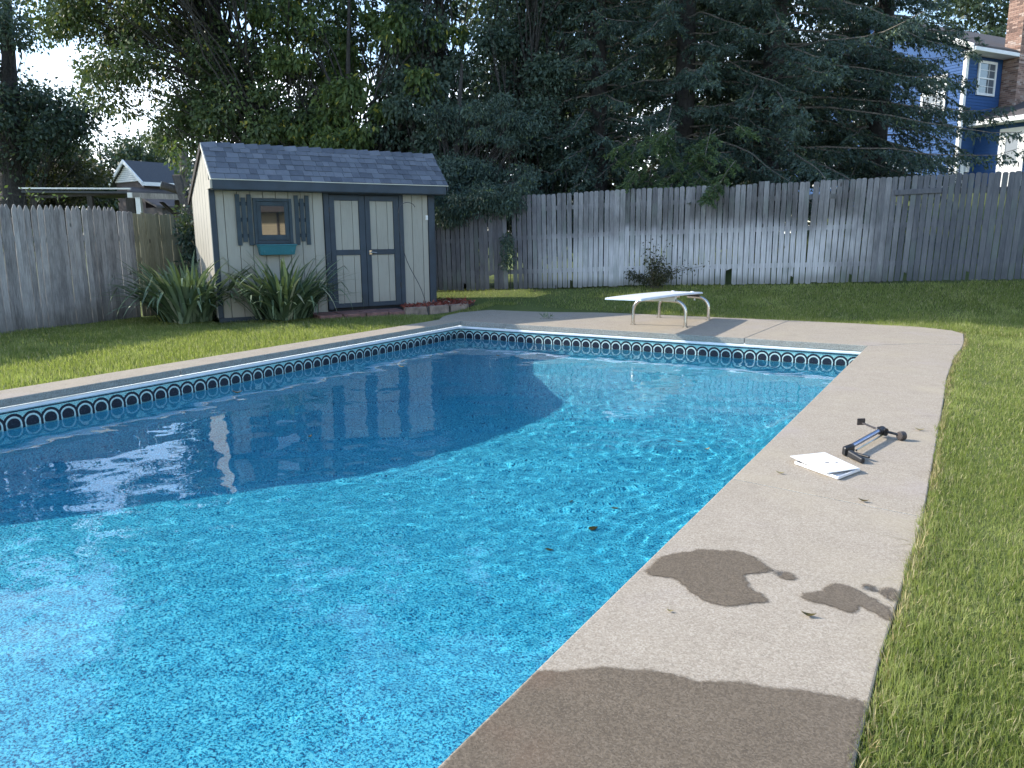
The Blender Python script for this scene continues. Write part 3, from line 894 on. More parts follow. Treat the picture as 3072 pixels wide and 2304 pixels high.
# back fence: from behind the shed to beyond the right edge
BL = 21.5
bdir = math.atan2(0.304, 1.0)
BX0, BY0 = -6.08, 2.06
FB = thing('back_fence', 'long grey weathered dog-eared board fence behind the diving board', 'fence', (BX0, BY0, 0), bdir)
def bz(l): return float(fence_z(BX0 + l*math.cos(bdir)))
VAR = [board_mesh('board', 0.0875, 1.845, 'wood_back', 'ear', s_) for s_ in range(8)]
VARW = [board_mesh('board', 0.10, 1.845, 'wood_back', 'ear', s_) for s_ in (1, 2, 4)]
TALL = MB().box(-0.045, 0.045, 0, 0.02, 0, 1.875).mesh('board', M['wood_back'], bevel=0.003)
SHORT = MB().wall([(-0.046, 0.27), (0.046, 0.31), (0.046, 1.79), (0.02, 1.815), (-0.02, 1.815), (-0.046, 1.79)], 0, 0.017).mesh('board', M['wood_back'], bevel=0.0025)
rf = random.Random(21)
l = 0.05; i = 0
cosb = math.cos(bdir)
while l < BL:
    wx_ = BX0 + l*cosb
    gap_here = abs(wx_ + 1.18) < 0.05
    if not gap_here:
        if abs(wx_-2.83) < 0.047 or abs(wx_+1.62) < 0.047: me = SHORT
        elif abs(wx_-3.33) < 0.052 or abs(wx_-3.47) < 0.05: me = TALL
        else:
            me = VARW[i % 3] if rf.random() < 0.12 else VAR[rf.choice([0, 1, 2, 4, 5, 6, 7, 0, 1, 2, 4, 5, 6, 7, 3])]
        o = new_obj('board', me, FB)
        lean = rf.gauss(0, 0.0025) + (0.03 if 4.2 < wx_ < 7.5 else 0.0)*0.9 + (-0.018 if wx_ < 0 else 0)
        o.location = (l, rf.uniform(-0.003, 0.003), bz(l) - 0.025 + rf.uniform(-0.009, 0.009) + (0.0 if wx_ < 4.3 else 0.015))
        o.rotation_euler = (rf.gauss(0, 0.004), lean, rf.gauss(0, 0.012))
    l += 0.1005 + rf.uniform(-0.0025, 0.0035); i += 1
rails(FB, BL, bz, (0.28, 0.95, 1.50), 'wood_back')
bx_ = (5.62-BX0)/cosb
o = MB().box(-0.38, 0.38, -0.026, -0.006, -0.045, 0.045).build('brace_board', M['wood_back'], FB, bevel=0.004)
o.location = ((5.88-BX0)/cosb, 0, bz(bx_)+1.57); o.rotation_euler = (0, -0.035, 0)
tag(o, 'short board nailed across the fence near its top')

# left fence
LX0, LY0 = -3.93, -13.3
ldir = math.atan2(1.0, -0.14)
FL = thing('left_fence', 'brown-grey picket fence with pointed tops along the left lawn', 'fence', (LX0, LY0, 0), ldir)
LL = math.hypot(LX0+6.08, 2.06-LY0)
def lw(l): return (LX0 + l*math.cos(ldir), LY0 + l*math.sin(ldir))
def lz(l):
    x, y = lw(l); return float(terrain(x, y)) - 0.03
GV = [board_mesh('picket', 0.093, 1.89, 'wood_left', 'gothic', s_) for s_ in (0, 1, 2, 4, 5)]
GSHORT = MB().wall([(-0.046, 0.20), (0.046, 0.26), (0.046, 1.765), (0.011, 1.844), (-0.011, 1.844), (-0.046, 1.765)], 0, 0.017).mesh('picket', M['wood_left'], bevel=0.0025)
DV = [board_mesh('picket', 0.093, 1.815, 'wood_left', 'ear', s_) for s_ in (1, 5, 7)]
PV = [board_mesh('picket', 0.078, 1.805, 'wood_pale', 'flat', s_) for s_ in (1, 2, 4, 5, 6)]
l = 0.05
while l < LL:
    x, y = lw(l)
    # the picket plane faces the pool: local +y points left of the run, so boards sit on the pool side (negative y)
    if y < -2.06: me, pit = rf.choice(GV), 0.0955
    elif y < -1.72: me, pit = rf.choice(DV), 0.098
    elif y < -1.685: l += 0.03; continue
    else: me, pit = rf.choice(PV), 0.081
    skip = abs(y + 0.83) < 0.038
    o = new_obj('picket', me, FL)
    bz_ = lz(l)
    if skip: o.scale = (1, 1, 0.82)
    if abs(y + 3.02) < 0.05: me = GSHORT
    o.location = (l, -0.02 + rf.uniform(-0.005, 0.005), bz_ + rf.uniform(-0.012, 0.012))
    o.rotation_euler = (rf.gauss(0, 0.006), rf.gauss(0, 0.006)+0.004, rf.gauss(0, 0.04))
    if y > -1.6: o.rotation_euler[1] = rf.gauss(0, 0.004)
    l += pit + rf.uniform(-0.004, 0.004)
rails(FL, LL, lz, (0.30, 1.35), 'wood_left', y0=0.0)

# ------------------------------------------------------------------ diving board
DB = thing('diving_board', 'white diving board on bent steel legs at the deep end', 'diving board', (3.01, 0.75, 0))
off = Vector((3.01, 0.75, 0))
def loc(p): return tuple(Vector(p)-off)
tipz, backz = 0.475, 0.395
bmb = MB()
NB = 14
prof = []
for i in range(NB+1):
    t = i/NB; y = -0.62 + t*2.58
    z = tipz + (backz-tipz)*t + 0.01*math.sin(math.pi*t)
    th = 0.030 if 0.02 < t < 0.98 else 0.027
    prof.append((y, z, z+th))
v, f = [], []
for y, z0, z1 in prof:
    for x, z in ((2.755, z0), (3.265, z0), (3.268, z0+0.012), (3.255, z1), (2.765, z1), (2.752, z0+0.012)):
        v.append(loc((x, y, z)))
for i in range(NB):
    for k in range(6): f.append((i*6+k, i*6+(k+1) % 6, (i+1)*6+(k+1) % 6, (i+1)*6+k))
f += [tuple(range(6))[::-1], tuple(NB*6+k for k in range(6))]
MB().add(v, f).build('board', M['white_board'], DB, bevel=0.003)
def leg(yc, ztop):
    for sx, xl in ((-1, 2.60), (1, 3.40)):
        p = [(xl, yc, -0.01), (xl, yc, ztop-0.17)]
        for k in range(1, 8):
            a = k/8*math.pi/2
            p.append((xl - sx*0.17*(1-math.cos(a)), yc, ztop-0.17+0.17*math.sin(a)))
        p.append((xl - sx*0.17, yc, ztop)); p.append((3.0 + sx*0.06, yc, ztop+0.005))
        LG = MB().tube([loc(q) for q in p], 0.0245, 14).build('leg', M['chrome'], DB, smooth=True)
        MB().tube([loc((xl, yc, 0.0)), loc((xl, yc, 0.012))], 0.040, 14).build('foot_flange', M['chrome'], LG, smooth=True)
leg(0.75, 0.375); leg(1.845, 0.352)
MB().box(2.78-3.01, 3.245-3.01, -0.05, 0.05, 0.365, 0.432).build('fulcrum_block', M['cream_plastic'], DB, bevel=0.006)
MB().box(2.80-3.01, 3.24-3.01, 1.04, 1.16, 0.372, 0.40).build('rear_plate', M['brown_plastic'], DB, bevel=0.003)
for x in (2.86, 3.17):
    MB().tube([(x-3.01, 0.98, 0.425), (x-3.01, 0.98, 0.447)], [0.032, 0.022], 12).build('bolt_cap', M['white_plastic'], DB, smooth=True)
    MB().tube([(x-3.01, 1.10, 0.30), (x-3.01, 1.10, 0.375)], 0.014, 8).build('bolt', M['white_plastic'], DB, smooth=True)

# ------------------------------------------------------------------ things lying on the right-hand deck
TO = thing('folding_tool', 'black and steel T-shaped tool lying on the deck beside the white panels', 'tool', (6.45, -4.85, 0))
to = Vector((6.45, -4.85, 0))
def q_(x, y, z): return tuple(Vector((x, y, z))-to)
MB().tube([q_(6.385, -5.055, 0.050), q_(6.488, -4.575, 0.052)], 0.0145, 12).build('steel_bar', M['blue_steel'], TO, smooth=True)
MB().tube([q_(6.410, -5.055, 0.026), q_(6.510, -4.575, 0.028)], 0.006, 8).build('thin_rod', M['chrome'], TO, smooth=True)
hub = MB().tube([q_(6.487, -4.60, 0.050), q_(6.500, -4.545, 0.052)], [0.021, 0.026], 12).tube([q_(6.474, -4.545, 0.045), q_(6.526, -4.575, 0.045)], 0.026, 12)
hub.build('hub', M['black_plastic'], TO, smooth=True)
MB().hexa([q_(6.482, -4.568, 0.045), q_(6.492, -4.550, 0.045), q_(6.375, -4.455, 0.060), q_(6.365, -4.473, 0.060),
           q_(6.482, -4.568, 0.053), q_(6.492, -4.550, 0.053), q_(6.375, -4.455, 0.068), q_(6.365, -4.473, 0.068)]).build('flat_arm', M['brown_plastic'], TO, bevel=0.002)
MB().hexa([q_(6.338, -4.472, 0.045), q_(6.384, -4.436, 0.045), q_(6.381, -4.430, 0.047), q_(6.335, -4.466, 0.047),
           q_(6.338, -4.478, 0.092), q_(6.384, -4.442, 0.092), q_(6.381, -4.436, 0.094), q_(6.335, -4.472, 0.094)]).build('square_pad', M['brown_plastic'], TO, bevel=0.004)
MB().tube([q_(6.505, -4.56, 0.048), q_(6.60, -4.565, 0.036)], 0.0085, 8).build('round_arm', M['black_plastic'], TO, smooth=True)
MB().tube([q_(6.602, -4.578, 0.030), q_(6.630, -4.548, 0.030)], [0.029, 0.029], 16).build('knob', M['brown_plastic'], TO, bevel=0.004, smooth=True)
hd = MB()
hd.hexa([q_(6.335, -5.118, 0.004), q_(6.358, -5.150, 0.004), q_(6.408, -5.075, 0.004), q_(6.372, -5.040, 0.004),
         q_(6.338, -5.118, 0.058), q_(6.360, -5.145, 0.058), q_(6.406, -5.075, 0.064), q_(6.374, -5.045, 0.064)])
hd.build('pivot_block', M['black_plastic'], TO, bevel=0.010, seg=2)
hd = MB()
hd.hexa([q_(6.372, -5.165, 0.006), q_(6.462, -5.262, 0.004), q_(6.484, -5.240, 0.004), q_(6.395, -5.135, 0.006),
         q_(6.374, -5.163, 0.050), q_(6.463, -5.260, 0.036), q_(6.483, -5.241, 0.036), q_(6.393, -5.137, 0.050)])
hd.build('grip', M['black_plastic'], TO, bevel=0.009, seg=2)
hd = MB()
hd.hexa([q_(6.405, -5.115, 0.012), q_(6.493, -5.185, 0.018), q_(6.502, -5.172, 0.018), q_(6.414, -5.098, 0.012),
         q_(6.405, -5.115, 0.028), q_(6.493, -5.185, 0.032), q_(6.502, -5.172, 0.032), q_(6.414, -5.098, 0.028)])
hd.build('grip', M['black_plastic'], TO, bevel=0.005, seg=2)

def tray(name, label, pts, zc, th, rim):
    c = np.mean([p[:2] for p in pts], axis=0)
    T = thing(name, label, 'panel', (c[0], c[1], 0), group='white panels stacked on the deck')
    P_ = [(p[0]-c[0], p[1]-c[1], p[2]) for p in pts]
    b_ = MB().hexa([(x, y, z) for x, y, z in P_] + [(x, y, z+th) for x, y, z in P_])
    b_.build('panel', M['white_plastic'], T, bevel=0.003, seg=2)
    if rim:
        for i in range(4):
            a, e = Vector(P_[i]), Vector(P_[(i+1) % 4])
            ax = (e-a).normalized(); nn = Vector((-ax.y, ax.x, 0))*0.004
            MB().hexa([tuple(a-nn), tuple(e-nn), tuple(e+nn), tuple(a+nn),
                       tuple(a-nn+Vector((0, 0, rim))), tuple(e-nn+Vector((0, 0, rim))), tuple(e+nn+Vector((0, 0, rim))), tuple(a+nn+Vector((0, 0, rim)))]).build('rim', M['white_plastic'], T, bevel=0.002)
    else:
        for (fx__, fy__, sx) in ((0.015, -0.012, 0.010), (0.06, 0.02, 0.006)):
            MB().box(fx__-sx, fx__+sx, fy__-0.003, fy__+0.003, zc+th-0.001, zc+th+0.0012).build('slot', M['brown_plastic'], T)
    return T
tray('vent_cover', 'lower white plastic panel with a raised rim, half hidden', [(6.135, -5.455, 0.004), (6.395, -5.640, 0.004), (6.475, -5.420, 0.004), (6.215, -5.235, 0.004)], 0.004, 0.004, 0.016)
tray('vent_cover', 'upper flat white plastic panel beside the black tool', [(6.095, -5.405, 0.030), (6.332, -5.628, 0.023), (6.478, -5.452, 0.026), (6.258, -5.228, 0.032)], 0.029, 0.005, 0)

# ------------------------------------------------------------------ blue house beyond the fence, on higher ground
HZ = 2.85
HO = thing('blue_house', 'two-storey blue sided house with white trim, brick chimney and low wing', 'house', (5.787, 25.577, HZ), math.atan2(-0.53, 0.848))
M['blue_siding'] = siding('blue_vinyl_siding', (0.030, 0.085, 0.22), 0.12)
def brick_mat():
    m = Mat('chimney_brick'); r = m.rnd_isl(); P = m.pos()
    v = r*0.75 + m.noise(P, 25, 3)*0.4 - 0.08
    m.set(color=m.ramp(v, [(0.1, (0.13, 0.085, 0.07)), (0.4, (0.27, 0.165, 0.125)), (0.7, (0.36, 0.235, 0.18)), (0.95, (0.50, 0.43, 0.38))]), rough=0.9)
    return m.m
M['brick'] = brick_mat(); M['mortar'] = plain('mortar', (0.42, 0.38, 0.34), 0.95)
def laps(mb, axis, at, a, b, z0, z1, cut=(), step=0.115, out=-1):
    """lap courses on a wall: axis 'x' runs along x at y=at, axis 'y' runs along y at x=at"""
    z = z0
    while z < z1-1e-4:
        t = min(z+step, z1)
        segs = [(a, b)]
        for (c0, c1, d0, d1) in cut:
            if t > d0+1e-4 and z < d1-1e-4:
                ns = []
                for (s0, s1) in segs:
                    if c0 > s0: ns.append((s0, min(c0, s1)))
                    if c1 < s1: ns.append((max(c1, s0), s1))
                segs = [q for q in ns if q[1]-q[0] > 0.01]
        for s0, s1 in segs:
            o0, o1 = 0.022*out, 0.004*out
            if axis == 'x': v = [(s0, at+o0, z), (s1, at+o0, z), (s1, at+o1, t), (s0, at+o1, t), (s0, at, z), (s1, at, z)]
            else: v = [(at+o0, s0, z), (at+o0, s1, z), (at+o1, s1, t), (at+o1, s0, t), (at, s0, z), (at, s1, z)]
            mb.add(v, [(0, 1, 2, 3), (4, 5, 1, 0)])
        z = t
core = MB()
core.slab([(-9, 0.03), (-0.03, 0.03), (-0.03, 9), (-9, 9)], -0.5, 5.2)
core.wall([(-9, 5.2), (-0.03, 5.2), (-4.5, 7.3)], 0.03, 9.0)
core.slab([(0.0, 1.0), (7, 1.0), (7, 8), (0.0, 8)], -0.5, 2.55)
core.build('inner_wall', M['blue_siding'], HO)
gw = MB(); laps(gw, 'x', 0.03, -9, 0.0, -0.4, 5.2, [(-4.95, -3.55, 3.1, 4.6), (-1.75, -0.7, 3.1, 4.5), (-3.4, -2.2, 0, 1.5), (-7.2, -5.6, 0.6, 2.0)])
o = gw.build('front_siding', M['blue_siding'], HO); tag(o, 'sunlit blue lap siding seen through the spruce', kind='stuff')
gw = MB(); laps(gw, 'y', -0.03, 0.0, 9.0, -0.4, 5.2, [(0.73, 1.85, 3.66, 4.92), (2.25, 3.6, -1, 6)], out=1)
tag(gw.build('side_siding', M['blue_siding'], HO), kind='stuff')
gw = MB(); laps(gw, 'x', 1.0, 0.0, 7.0, -0.4, 2.56, [(0.98, 1.95, -1, 2.3)])
tag(gw.build('wing_siding', M['blue_siding'], HO), kind='stuff')
def house_window(x0, x1, z0, z1, side=False, at=0.0):
    w = 0.09
    def bx(mb, a, b, d0, d1, z0_, z1_):
        if side: mb.box(at+d0, at+d1, a, b, z0_, z1_)
        else: mb.box(a, b, at-d1, at-d0, z0_, z1_)
    f_ = MB()
    bx(f_, x0, x0+w, 0, 0.05, z0, z1); bx(f_, x1-w, x1, 0, 0.05, z0, z1)
    bx(f_, x0+w, x1-w, 0, 0.05, z1-w, z1); bx(f_, x0+w, x1-w, 0, 0.05, z0, z0+w)
    zm = (z0+z1)/2
    bx(f_, x0+w, x1-w, 0.0, 0.035, zm-0.025, zm+0.025)
    Fr = f_.build('window', M['white_paint'], HO)
    g = MB(); bx(g, x0+w, x1-w, -0.03, 0.012, z0+w, zm-0.025); bx(g, x0+w, x1-w, -0.03, 0.02, zm+0.025, z1-w)
    g.build('pane', M['house_glass'], Fr)
    mu = MB(); xm = (x0+x1)/2+0.12
    bx(mu, xm-0.012, xm+0.012, 0.02, 0.028, z0+w, zm-0.025); bx(mu, xm-0.012, xm+0.012, 0.02, 0.028, zm+0.025, z1-w)
    for zz in (z0+(z1-z0)*0.27, z0+(z1-z0)*0.74): bx(mu, x0+w, x1-w, 0.02, 0.027, zz-0.01, zz+0.01)
    mu.build('muntin', M['white_paint'], Fr)
house_window(0.73, 1.85, 3.66, 4.92, side=True, at=0.0)
house_window(-1.75, -0.7, 3.1, 4.5); house_window(-4.95, -3.55, 3.1, 4.6); house_window(-7.2, -5.6, 0.6, 2.0)
d = MB().box(-3.4, -2.2, -0.02, 0.02, -0.2, 1.5)
DD = d.build('door', M['white_paint'], HO); MB().box(-3.2, -2.4, -0.03, -0.02, 0.1, 1.3).build('pane', M['house_glass'], DD)
for x0, x1, y0, y1 in ((-0.10, 0.03, -0.03, 0.02), (0.0, 0.03, 0.02, 0.12), (-9.02, -8.9, -0.03, 0.02)):
    MB().box(x0, x1, y0, y1, -0.4, 5.2).build('corner_trim', M['white_paint'], HO)
# main roof and eave
MB().wall([(0.55, 5.30), (-4.5, 7.55), (-9.55, 5.30), (-9.55, 5.18), (-4.5, 7.43), (0.55, 5.18)], -0.45, 9.4).build('roof', M['roof_brown'], HO)
MB().box(0.0, 0.52, -0.40, 9.3, 5.06, 5.10).build('soffit', M['white_paint'], HO)
MB().box(0.52, 0.62, -0.45, 9.4, 5.06, 5.20).build('gutter', M['gutter'], HO, bevel=0.01)
MB().wall([(0.55, 5.30), (-4.5, 7.55), (-9.55, 5.30), (-9.55, 5.10), (-4.5, 7.35), (0.55, 5.10)], -0.50, -0.45).build('rake_board', M['white_paint'], HO)
# chimney: mortar core with bricks standing proud
CH = MB().box(0.012, 0.608, 2.262, 3.588, 1.9, 7.40).build('chimney', M['mortar'], HO)
br = MB(); rb = random.Random(9)
z = 2.0; r = 0
while z < 7.25:
    o_ = 0.0 if r % 2 else 0.105
    def row(fn, a, b):
        p = a - o_
        while p < b:
            p0, p1 = max(p, a), min(p+0.2, b)
            if p1-p0 > 0.03: fn(p0, p1, rb.uniform(0.0, 0.004))
            p += 0.21
    row(lambda p, q, e: br.box(p, q, 2.25-e, 2.268, z, z+0.062), 0.0, 0.62)
    row(lambda p, q, e: br.box(0.602, 0.62+e, p, q, z, z+0.062), 2.25, 3.6)
    z += 0.073; r += 1
tag(br.build('bricks', M['brick'], CH), kind='stuff')
MB().box(-0.03, 0.65, 2.21, 3.63, 7.28, 7.42).build('chimney_cap', M['brick'], CH, bevel=0.01)
# wing roof, gutter, door
MB().side([(0.42, 2.52), (5.0, 4.10), (5.0, 4.22), (0.42, 2.64)], 0.012, 7.5).build('wing_roof', M['roof_brown'], HO)
MB().side([(0.42, 2.52), (1.1, 2.755), (1.1, 2.875), (0.42, 2.64)], -0.02, 0.012).build('rake_trim', M['white_paint'], HO)
MB().box(0.0, 7.0, 0.48, 0.975, 2.44, 2.48).build('wing_soffit', M['white_paint'], HO)
MB().box(-0.02, 7.5, 0.36, 0.46, 2.46, 2.58).box(-0.02, 7.5, 0.375, 0.46, 2.58, 2.635).build('wing_gutter', M['gutter'], HO, bevel=0.008)
dr = MB(); 
for b in ((0.98, 1.09), (1.84, 1.95)): dr.box(b[0], b[1], 0.93, 0.99, -0.3, 2.28)
dr.box(1.09, 1.84, 0.93, 0.99, 2.17, 2.28)
DR = dr.build('storm_door', M['white_paint'], HO, bevel=0.004)
MB().box(1.09, 1.84, 0.955, 0.985, -0.3, 0.95).box(1.09, 1.2, 0.955, 0.985, 0.95, 2.17).box(1.73, 1.84, 0.955, 0.985, 0.95, 2.17).box(1.2, 1.73, 0.955, 0.985, 2.03, 2.17).build('door_leaf', M['white_paint'], DR)
MB().box(1.2, 1.73, 0.965, 0.975, 0.95, 2.03).build('pane', M['house_glass'], DR)
sc_ = MB()
for k in range(10):
    for x in (1.205, 1.725): sc_.tube([(x, 0.962, 0.98+k*0.11), (x+(0.02 if x < 1.5 else -0.02), 0.955, 1.035+k*0.11), (x, 0.962, 1.09+k*0.11)], 0.022, 6)
sc_.build('scroll_trim', M['white_paint'], DR, smooth=True)
MB().box(1.78, 1.81, 0.93, 0.955, 0.85, 1.0).build('handle', M['black_plastic'], DR)
MB().box(0.0, 0.14, 0.40, 0.62, 0.75, 1.15).build('meter_box', M['white_paint'], HO, bevel=0.02)

# white porch railing in front of the house
RL = thing('porch_railing', 'white porch railing with a square end post before the blue house', 'railing', (6.05, 23.3, 2.4))
MB().box(-0.06, 0.06, -0.06, 0.06, 0.0, 1.50).build('post', M['white_paint'], RL, bevel=0.008)
MB().box(-0.42, -0.32, -0.22, -0.10, 0.0, 1.48).build('post', M['white_paint'], RL, bevel=0.008)
MB().hexa([(-4.2, -2.4, 1.46), (0.1, -0.04, 1.46), (0.08, 0.05, 1.46), (-4.22, -2.31, 1.46), (-4.2, -2.4, 1.54), (0.1, -0.04, 1.54), (0.08, 0.05, 1.54), (-4.22, -2.31, 1.54)]).build('top_rail', M['white_paint'], RL)
for k in range(24):
    t = 0.12 + k*0.036
    MB().box(-4.2*t-0.02, -4.2*t+0.02, -2.36*t-0.02, -2.36*t+0.02, 0.55, 1.46).build('baluster', M['white_paint'], RL)
MB().hexa([(-4.2, -2.4, 0.5), (0.1, -0.04, 0.5), (0.08, 0.05, 0.5), (-4.22, -2.31, 0.5), (-4.2, -2.4, 0.56), (0.1, -0.04, 0.56), (0.08, 0.05, 0.56), (-4.22, -2.31, 0.56)]).build('bottom_rail', M['white_paint'], RL)

# ------------------------------------------------------------------ tan house to the right of the yard (its sunlit wall is what the shed window mirrors)
TH = thing('tan_house', 'tan lap-sided house with brown eave mirrored in the shed window', 'house', (15.0, -4.5, 0))
tw = MB(); laps(tw, 'y', 0.0, -6, 6, -0.1, 2.28, step=0.095, out=-1)
tw.box(0.01, 6, -6, 6, -0.2, 2.4)
tw.build('wall', siding('yellow_tan_siding', (0.50, 0.42, 0.28)), TH)
MB().wall([(-0.7, 2.42), (3.0, 4.4), (6.7, 2.42), (6.7, 2.25), (3.0, 4.2), (-0.7, 2.25)], -6.5, 6.5).build('roof', M['roof_brown'], TH)
MB().box(-0.7, 0.0, -6.5, 6.5, 2.24, 2.249).build('soffit', plain('brown_soffit', (0.09, 0.06, 0.04)), TH)
MB().tube([(-0.06, 0.24, 0.0), (-0.06, 0.24, 2.24)], 0.04, 8).build('downspout', M['brown_plastic'], TH)

# ------------------------------------------------------------------ carport and house to the left of the shed
CP = thing('carport', 'low dark carport with a white-edged flat roof behind the left fence', 'carport', (-15.6, 1.72, -0.05), math.atan2(0.51, 0.86))
MB().hexa([(0.0, 0, 2.60), (4.6, 0, 2.53), (4.6, 4.5, 2.60), (0, 4.5, 2.66), (0.0, 0, 2.66), (4.6, 0, 2.585), (4.6, 4.5, 2.66), (0, 4.5, 2.72)]).build('roof', M['roof_far'], CP)
MB().hexa([(-0.03, -0.06, 2.695), (3.0, -0.06, 2.66), (3.0, 0.0, 2.66), (-0.03, 0.0, 2.695), (-0.03, -0.06, 2.735), (3.0, -0.06, 2.70), (3.0, 0.0, 2.70), (-0.03, 0.0, 2.735)]).build('roof_edge', M['white_paint'], CP)
MB().hexa([(0.15, 0.1, 2.44), (3.0, 0.1, 2.55), (3.0, 0.2, 2.55), (0.15, 0.2, 2.44), (0.15, 0.1, 2.52), (3.0, 0.1, 2.60), (3.0, 0.2, 2.60), (0.15, 0.2, 2.52)]).build('beam', M['wood_dark'], CP)
MB().hexa([(2.95, -0.12, 2.43), (4.7, -0.12, 2.36), (4.7, 0.0, 2.36), (2.95, 0.0, 2.43), (2.95, -0.12, 2.58), (4.7, -0.12, 2.50), (4.7, 0.0, 2.50), (2.95, 0.0, 2.58)]).build('beam', M['wood_left'], CP)
MB().box(2.95, 3.08, -0.15, -0.12, 2.44, 2.57).build('beam_cap', M['white_paint'], CP)
for x, mm_ in ((0.25, 'wood_dark'), (1.77, 'wood_dark'), (2.83, 'wood_dark')):
    MB().box(x-0.06, x+0.08, 0.1, 0.2, 0, 2.50).build('post', M[mm_], CP)
MB().box(2.86, 3.02, 0.05, 0.3, 0, 2.50).build('post', M['wood_dark'], CP)
MB().box(3.14, 3.27, -0.12, 0.0, 0, 2.45).build('post', M['white_paint'], CP)
MB().box(3.9, 4.05, 0.6, 0.75, 0, 2.4).build('post', M['wood_dark'], CP)
MB().hexa([(3.45, 0.6, 2.35), (3.55, 0.6, 2.35), (4.0, 0.6, 1.9), (3.9, 0.6, 1.9), (3.45, 0.7, 2.35), (3.55, 0.7, 2.35), (4.0, 0.7, 1.9), (3.9, 0.7, 1.9)]).build('brace', M['wood_dark'], CP)
MB().box(3.2, 5.2, 2.2, 2.3, 0, 2.45).build('back_wall', plain('grey_board_wall', (0.13, 0.12, 0.12), 0.9), CP)
MB().box(0.4, 1.7, 2.4, 2.5, 0, 2.15).build('back_wall', plain('dim_board_wall', (0.07, 0.075, 0.085), 0.9), CP)

GH = thing('brown_house', 'distant brown house with a dark roof and white gable trim', 'house', (-50.7, 27.9, 0.0), math.atan2(0.997, 0.08))
# local x along the ridge, local y to the left
MB().slab([(0.25, -2.0), (9, -2.0), (9, 2.0), (0.25, 2.0)], 0, 5.6).build('wall', plain('brown_wall', (0.09, 0.07, 0.065), 0.9), GH)
gb = MB().side([(-2.0, 5.6), (2.0, 5.6), (0, 7.0)], 0.15, 0.25); gb.build('gable', plain('grey_gable_siding', (0.34, 0.34, 0.35), 0.8), GH)
for k in range(9):
    zz = 5.64+k*0.145; hw_ = 2.0*(7.0-zz)/1.4
    MB().box(0.12, 0.15, -hw_, hw_, zz, zz+0.11).build('siding_board', M['white_paint'], GH)
MB().side([(-2.5, 5.5), (0, 7.25), (2.5, 5.5), (2.5, 5.35), (0, 7.10), (-2.5, 5.35)], -0.1, 9.4).build('roof', M['roof_far'], GH)
MB().side([(-2.55, 5.5), (0, 7.28), (2.55, 5.5), (2.55, 5.2), (0, 6.98), (-2.55, 5.2)], -0.2, -0.1).build('gable_trim', M['white_paint'], GH)
MB().box(-0.1, 9.4, -2.6, -2.48, 5.22, 5.5).build('gutter', M['white_paint'], GH)
MB().side([(-2.0, 5.1), (-6.5, 3.6), (-6.5, 3.45), (-2.0, 4.95)], -1.5, 12).build('lower_roof', M['roof_brown'], GH)
MB().slab([(-0.8, -6.0), (12, -6.0), (12, -2.0), (-0.8, -2.0)], 0, 3.5).build('lower_wall', plain('dark_lower_wall', (0.08, 0.07, 0.07), 0.9), GH)

# ------------------------------------------------------------------ foliage
def leaf_quads(P, D, L, Wd, rng):
    """diamond leaves: P base points, D tip directions, lengths L, widths Wd"""
    n = len(P)
    D = D/np.linalg.norm(D, axis=1, keepdims=True)
    R = rng.normal(size=(n, 3)); B = np.cross(D, R); B /= np.linalg.norm(B, axis=1, keepdims=True)
    Nn = np.cross(B, D)
    L = L[:, None]; Wd = Wd[:, None]
    m_ = P + D*L*0.45 + Nn*L*0.04
    V = np.stack([P, m_ + B*Wd*0.5, P + D*L, m_ - B*Wd*0.5], 1).reshape(-1, 3)
    F = np.arange(n*4, dtype=np.int32).reshape(n, 4)
    return V, F

def allowed(P):      # crowns stay on the far side of the line along which sunlight reaches the yard
    return P[:, 1] - 0.296*P[:, 0] > 0.55 + 0.35*np.sin(P[:, 2]*2.3+P[:, 0]*1.7)

def clump_leaves(C_, Rr, n, rng, size, droop=0.5, asp=0.55, flat=0.75):
    d = rng.normal(size=(n, 3)); d /= np.linalg.norm(d, axis=1, keepdims=True)
    r = rng.random(n)**0.45
    P = np.asarray(C_) + d*(r*Rr)[:, None]*np.array([1, 1, flat])
    D = d*0.6 + rng.normal(size=(n, 3))*0.5 + np.array([0, 0, -droop])
    L = size*rng.uniform(0.65, 1.25, n)
    return P, D, L, L*asp

def crown_clumps(ells, rng, spacing):
    out = []
    for (c, r, k) in ells:
        for _ in range(k):
            d = rng.normal(size=3); d /= np.linalg.norm(d)
            q = np.array(c) + d*np.array(r)*rng.random()**0.38
            out.append(q)
    return out

def limb_path(a, b, sag, rng, n=6):
    a, b = np.array(a), np.array(b); L = np.linalg.norm(b-a)
    side = rng.normal(size=3)*0.10*L
    pts = []
    for i in range(n+1):
        t = i/n
        p = a + (b-a)*t + np.array([0, 0, sag*L])*math.sin(math.pi*t) + side*math.sin(math.pi*t)*(1-t) + rng.normal(size=3)*0.012*L*(0 < i < n)
        pts.append(tuple(p))
    return pts

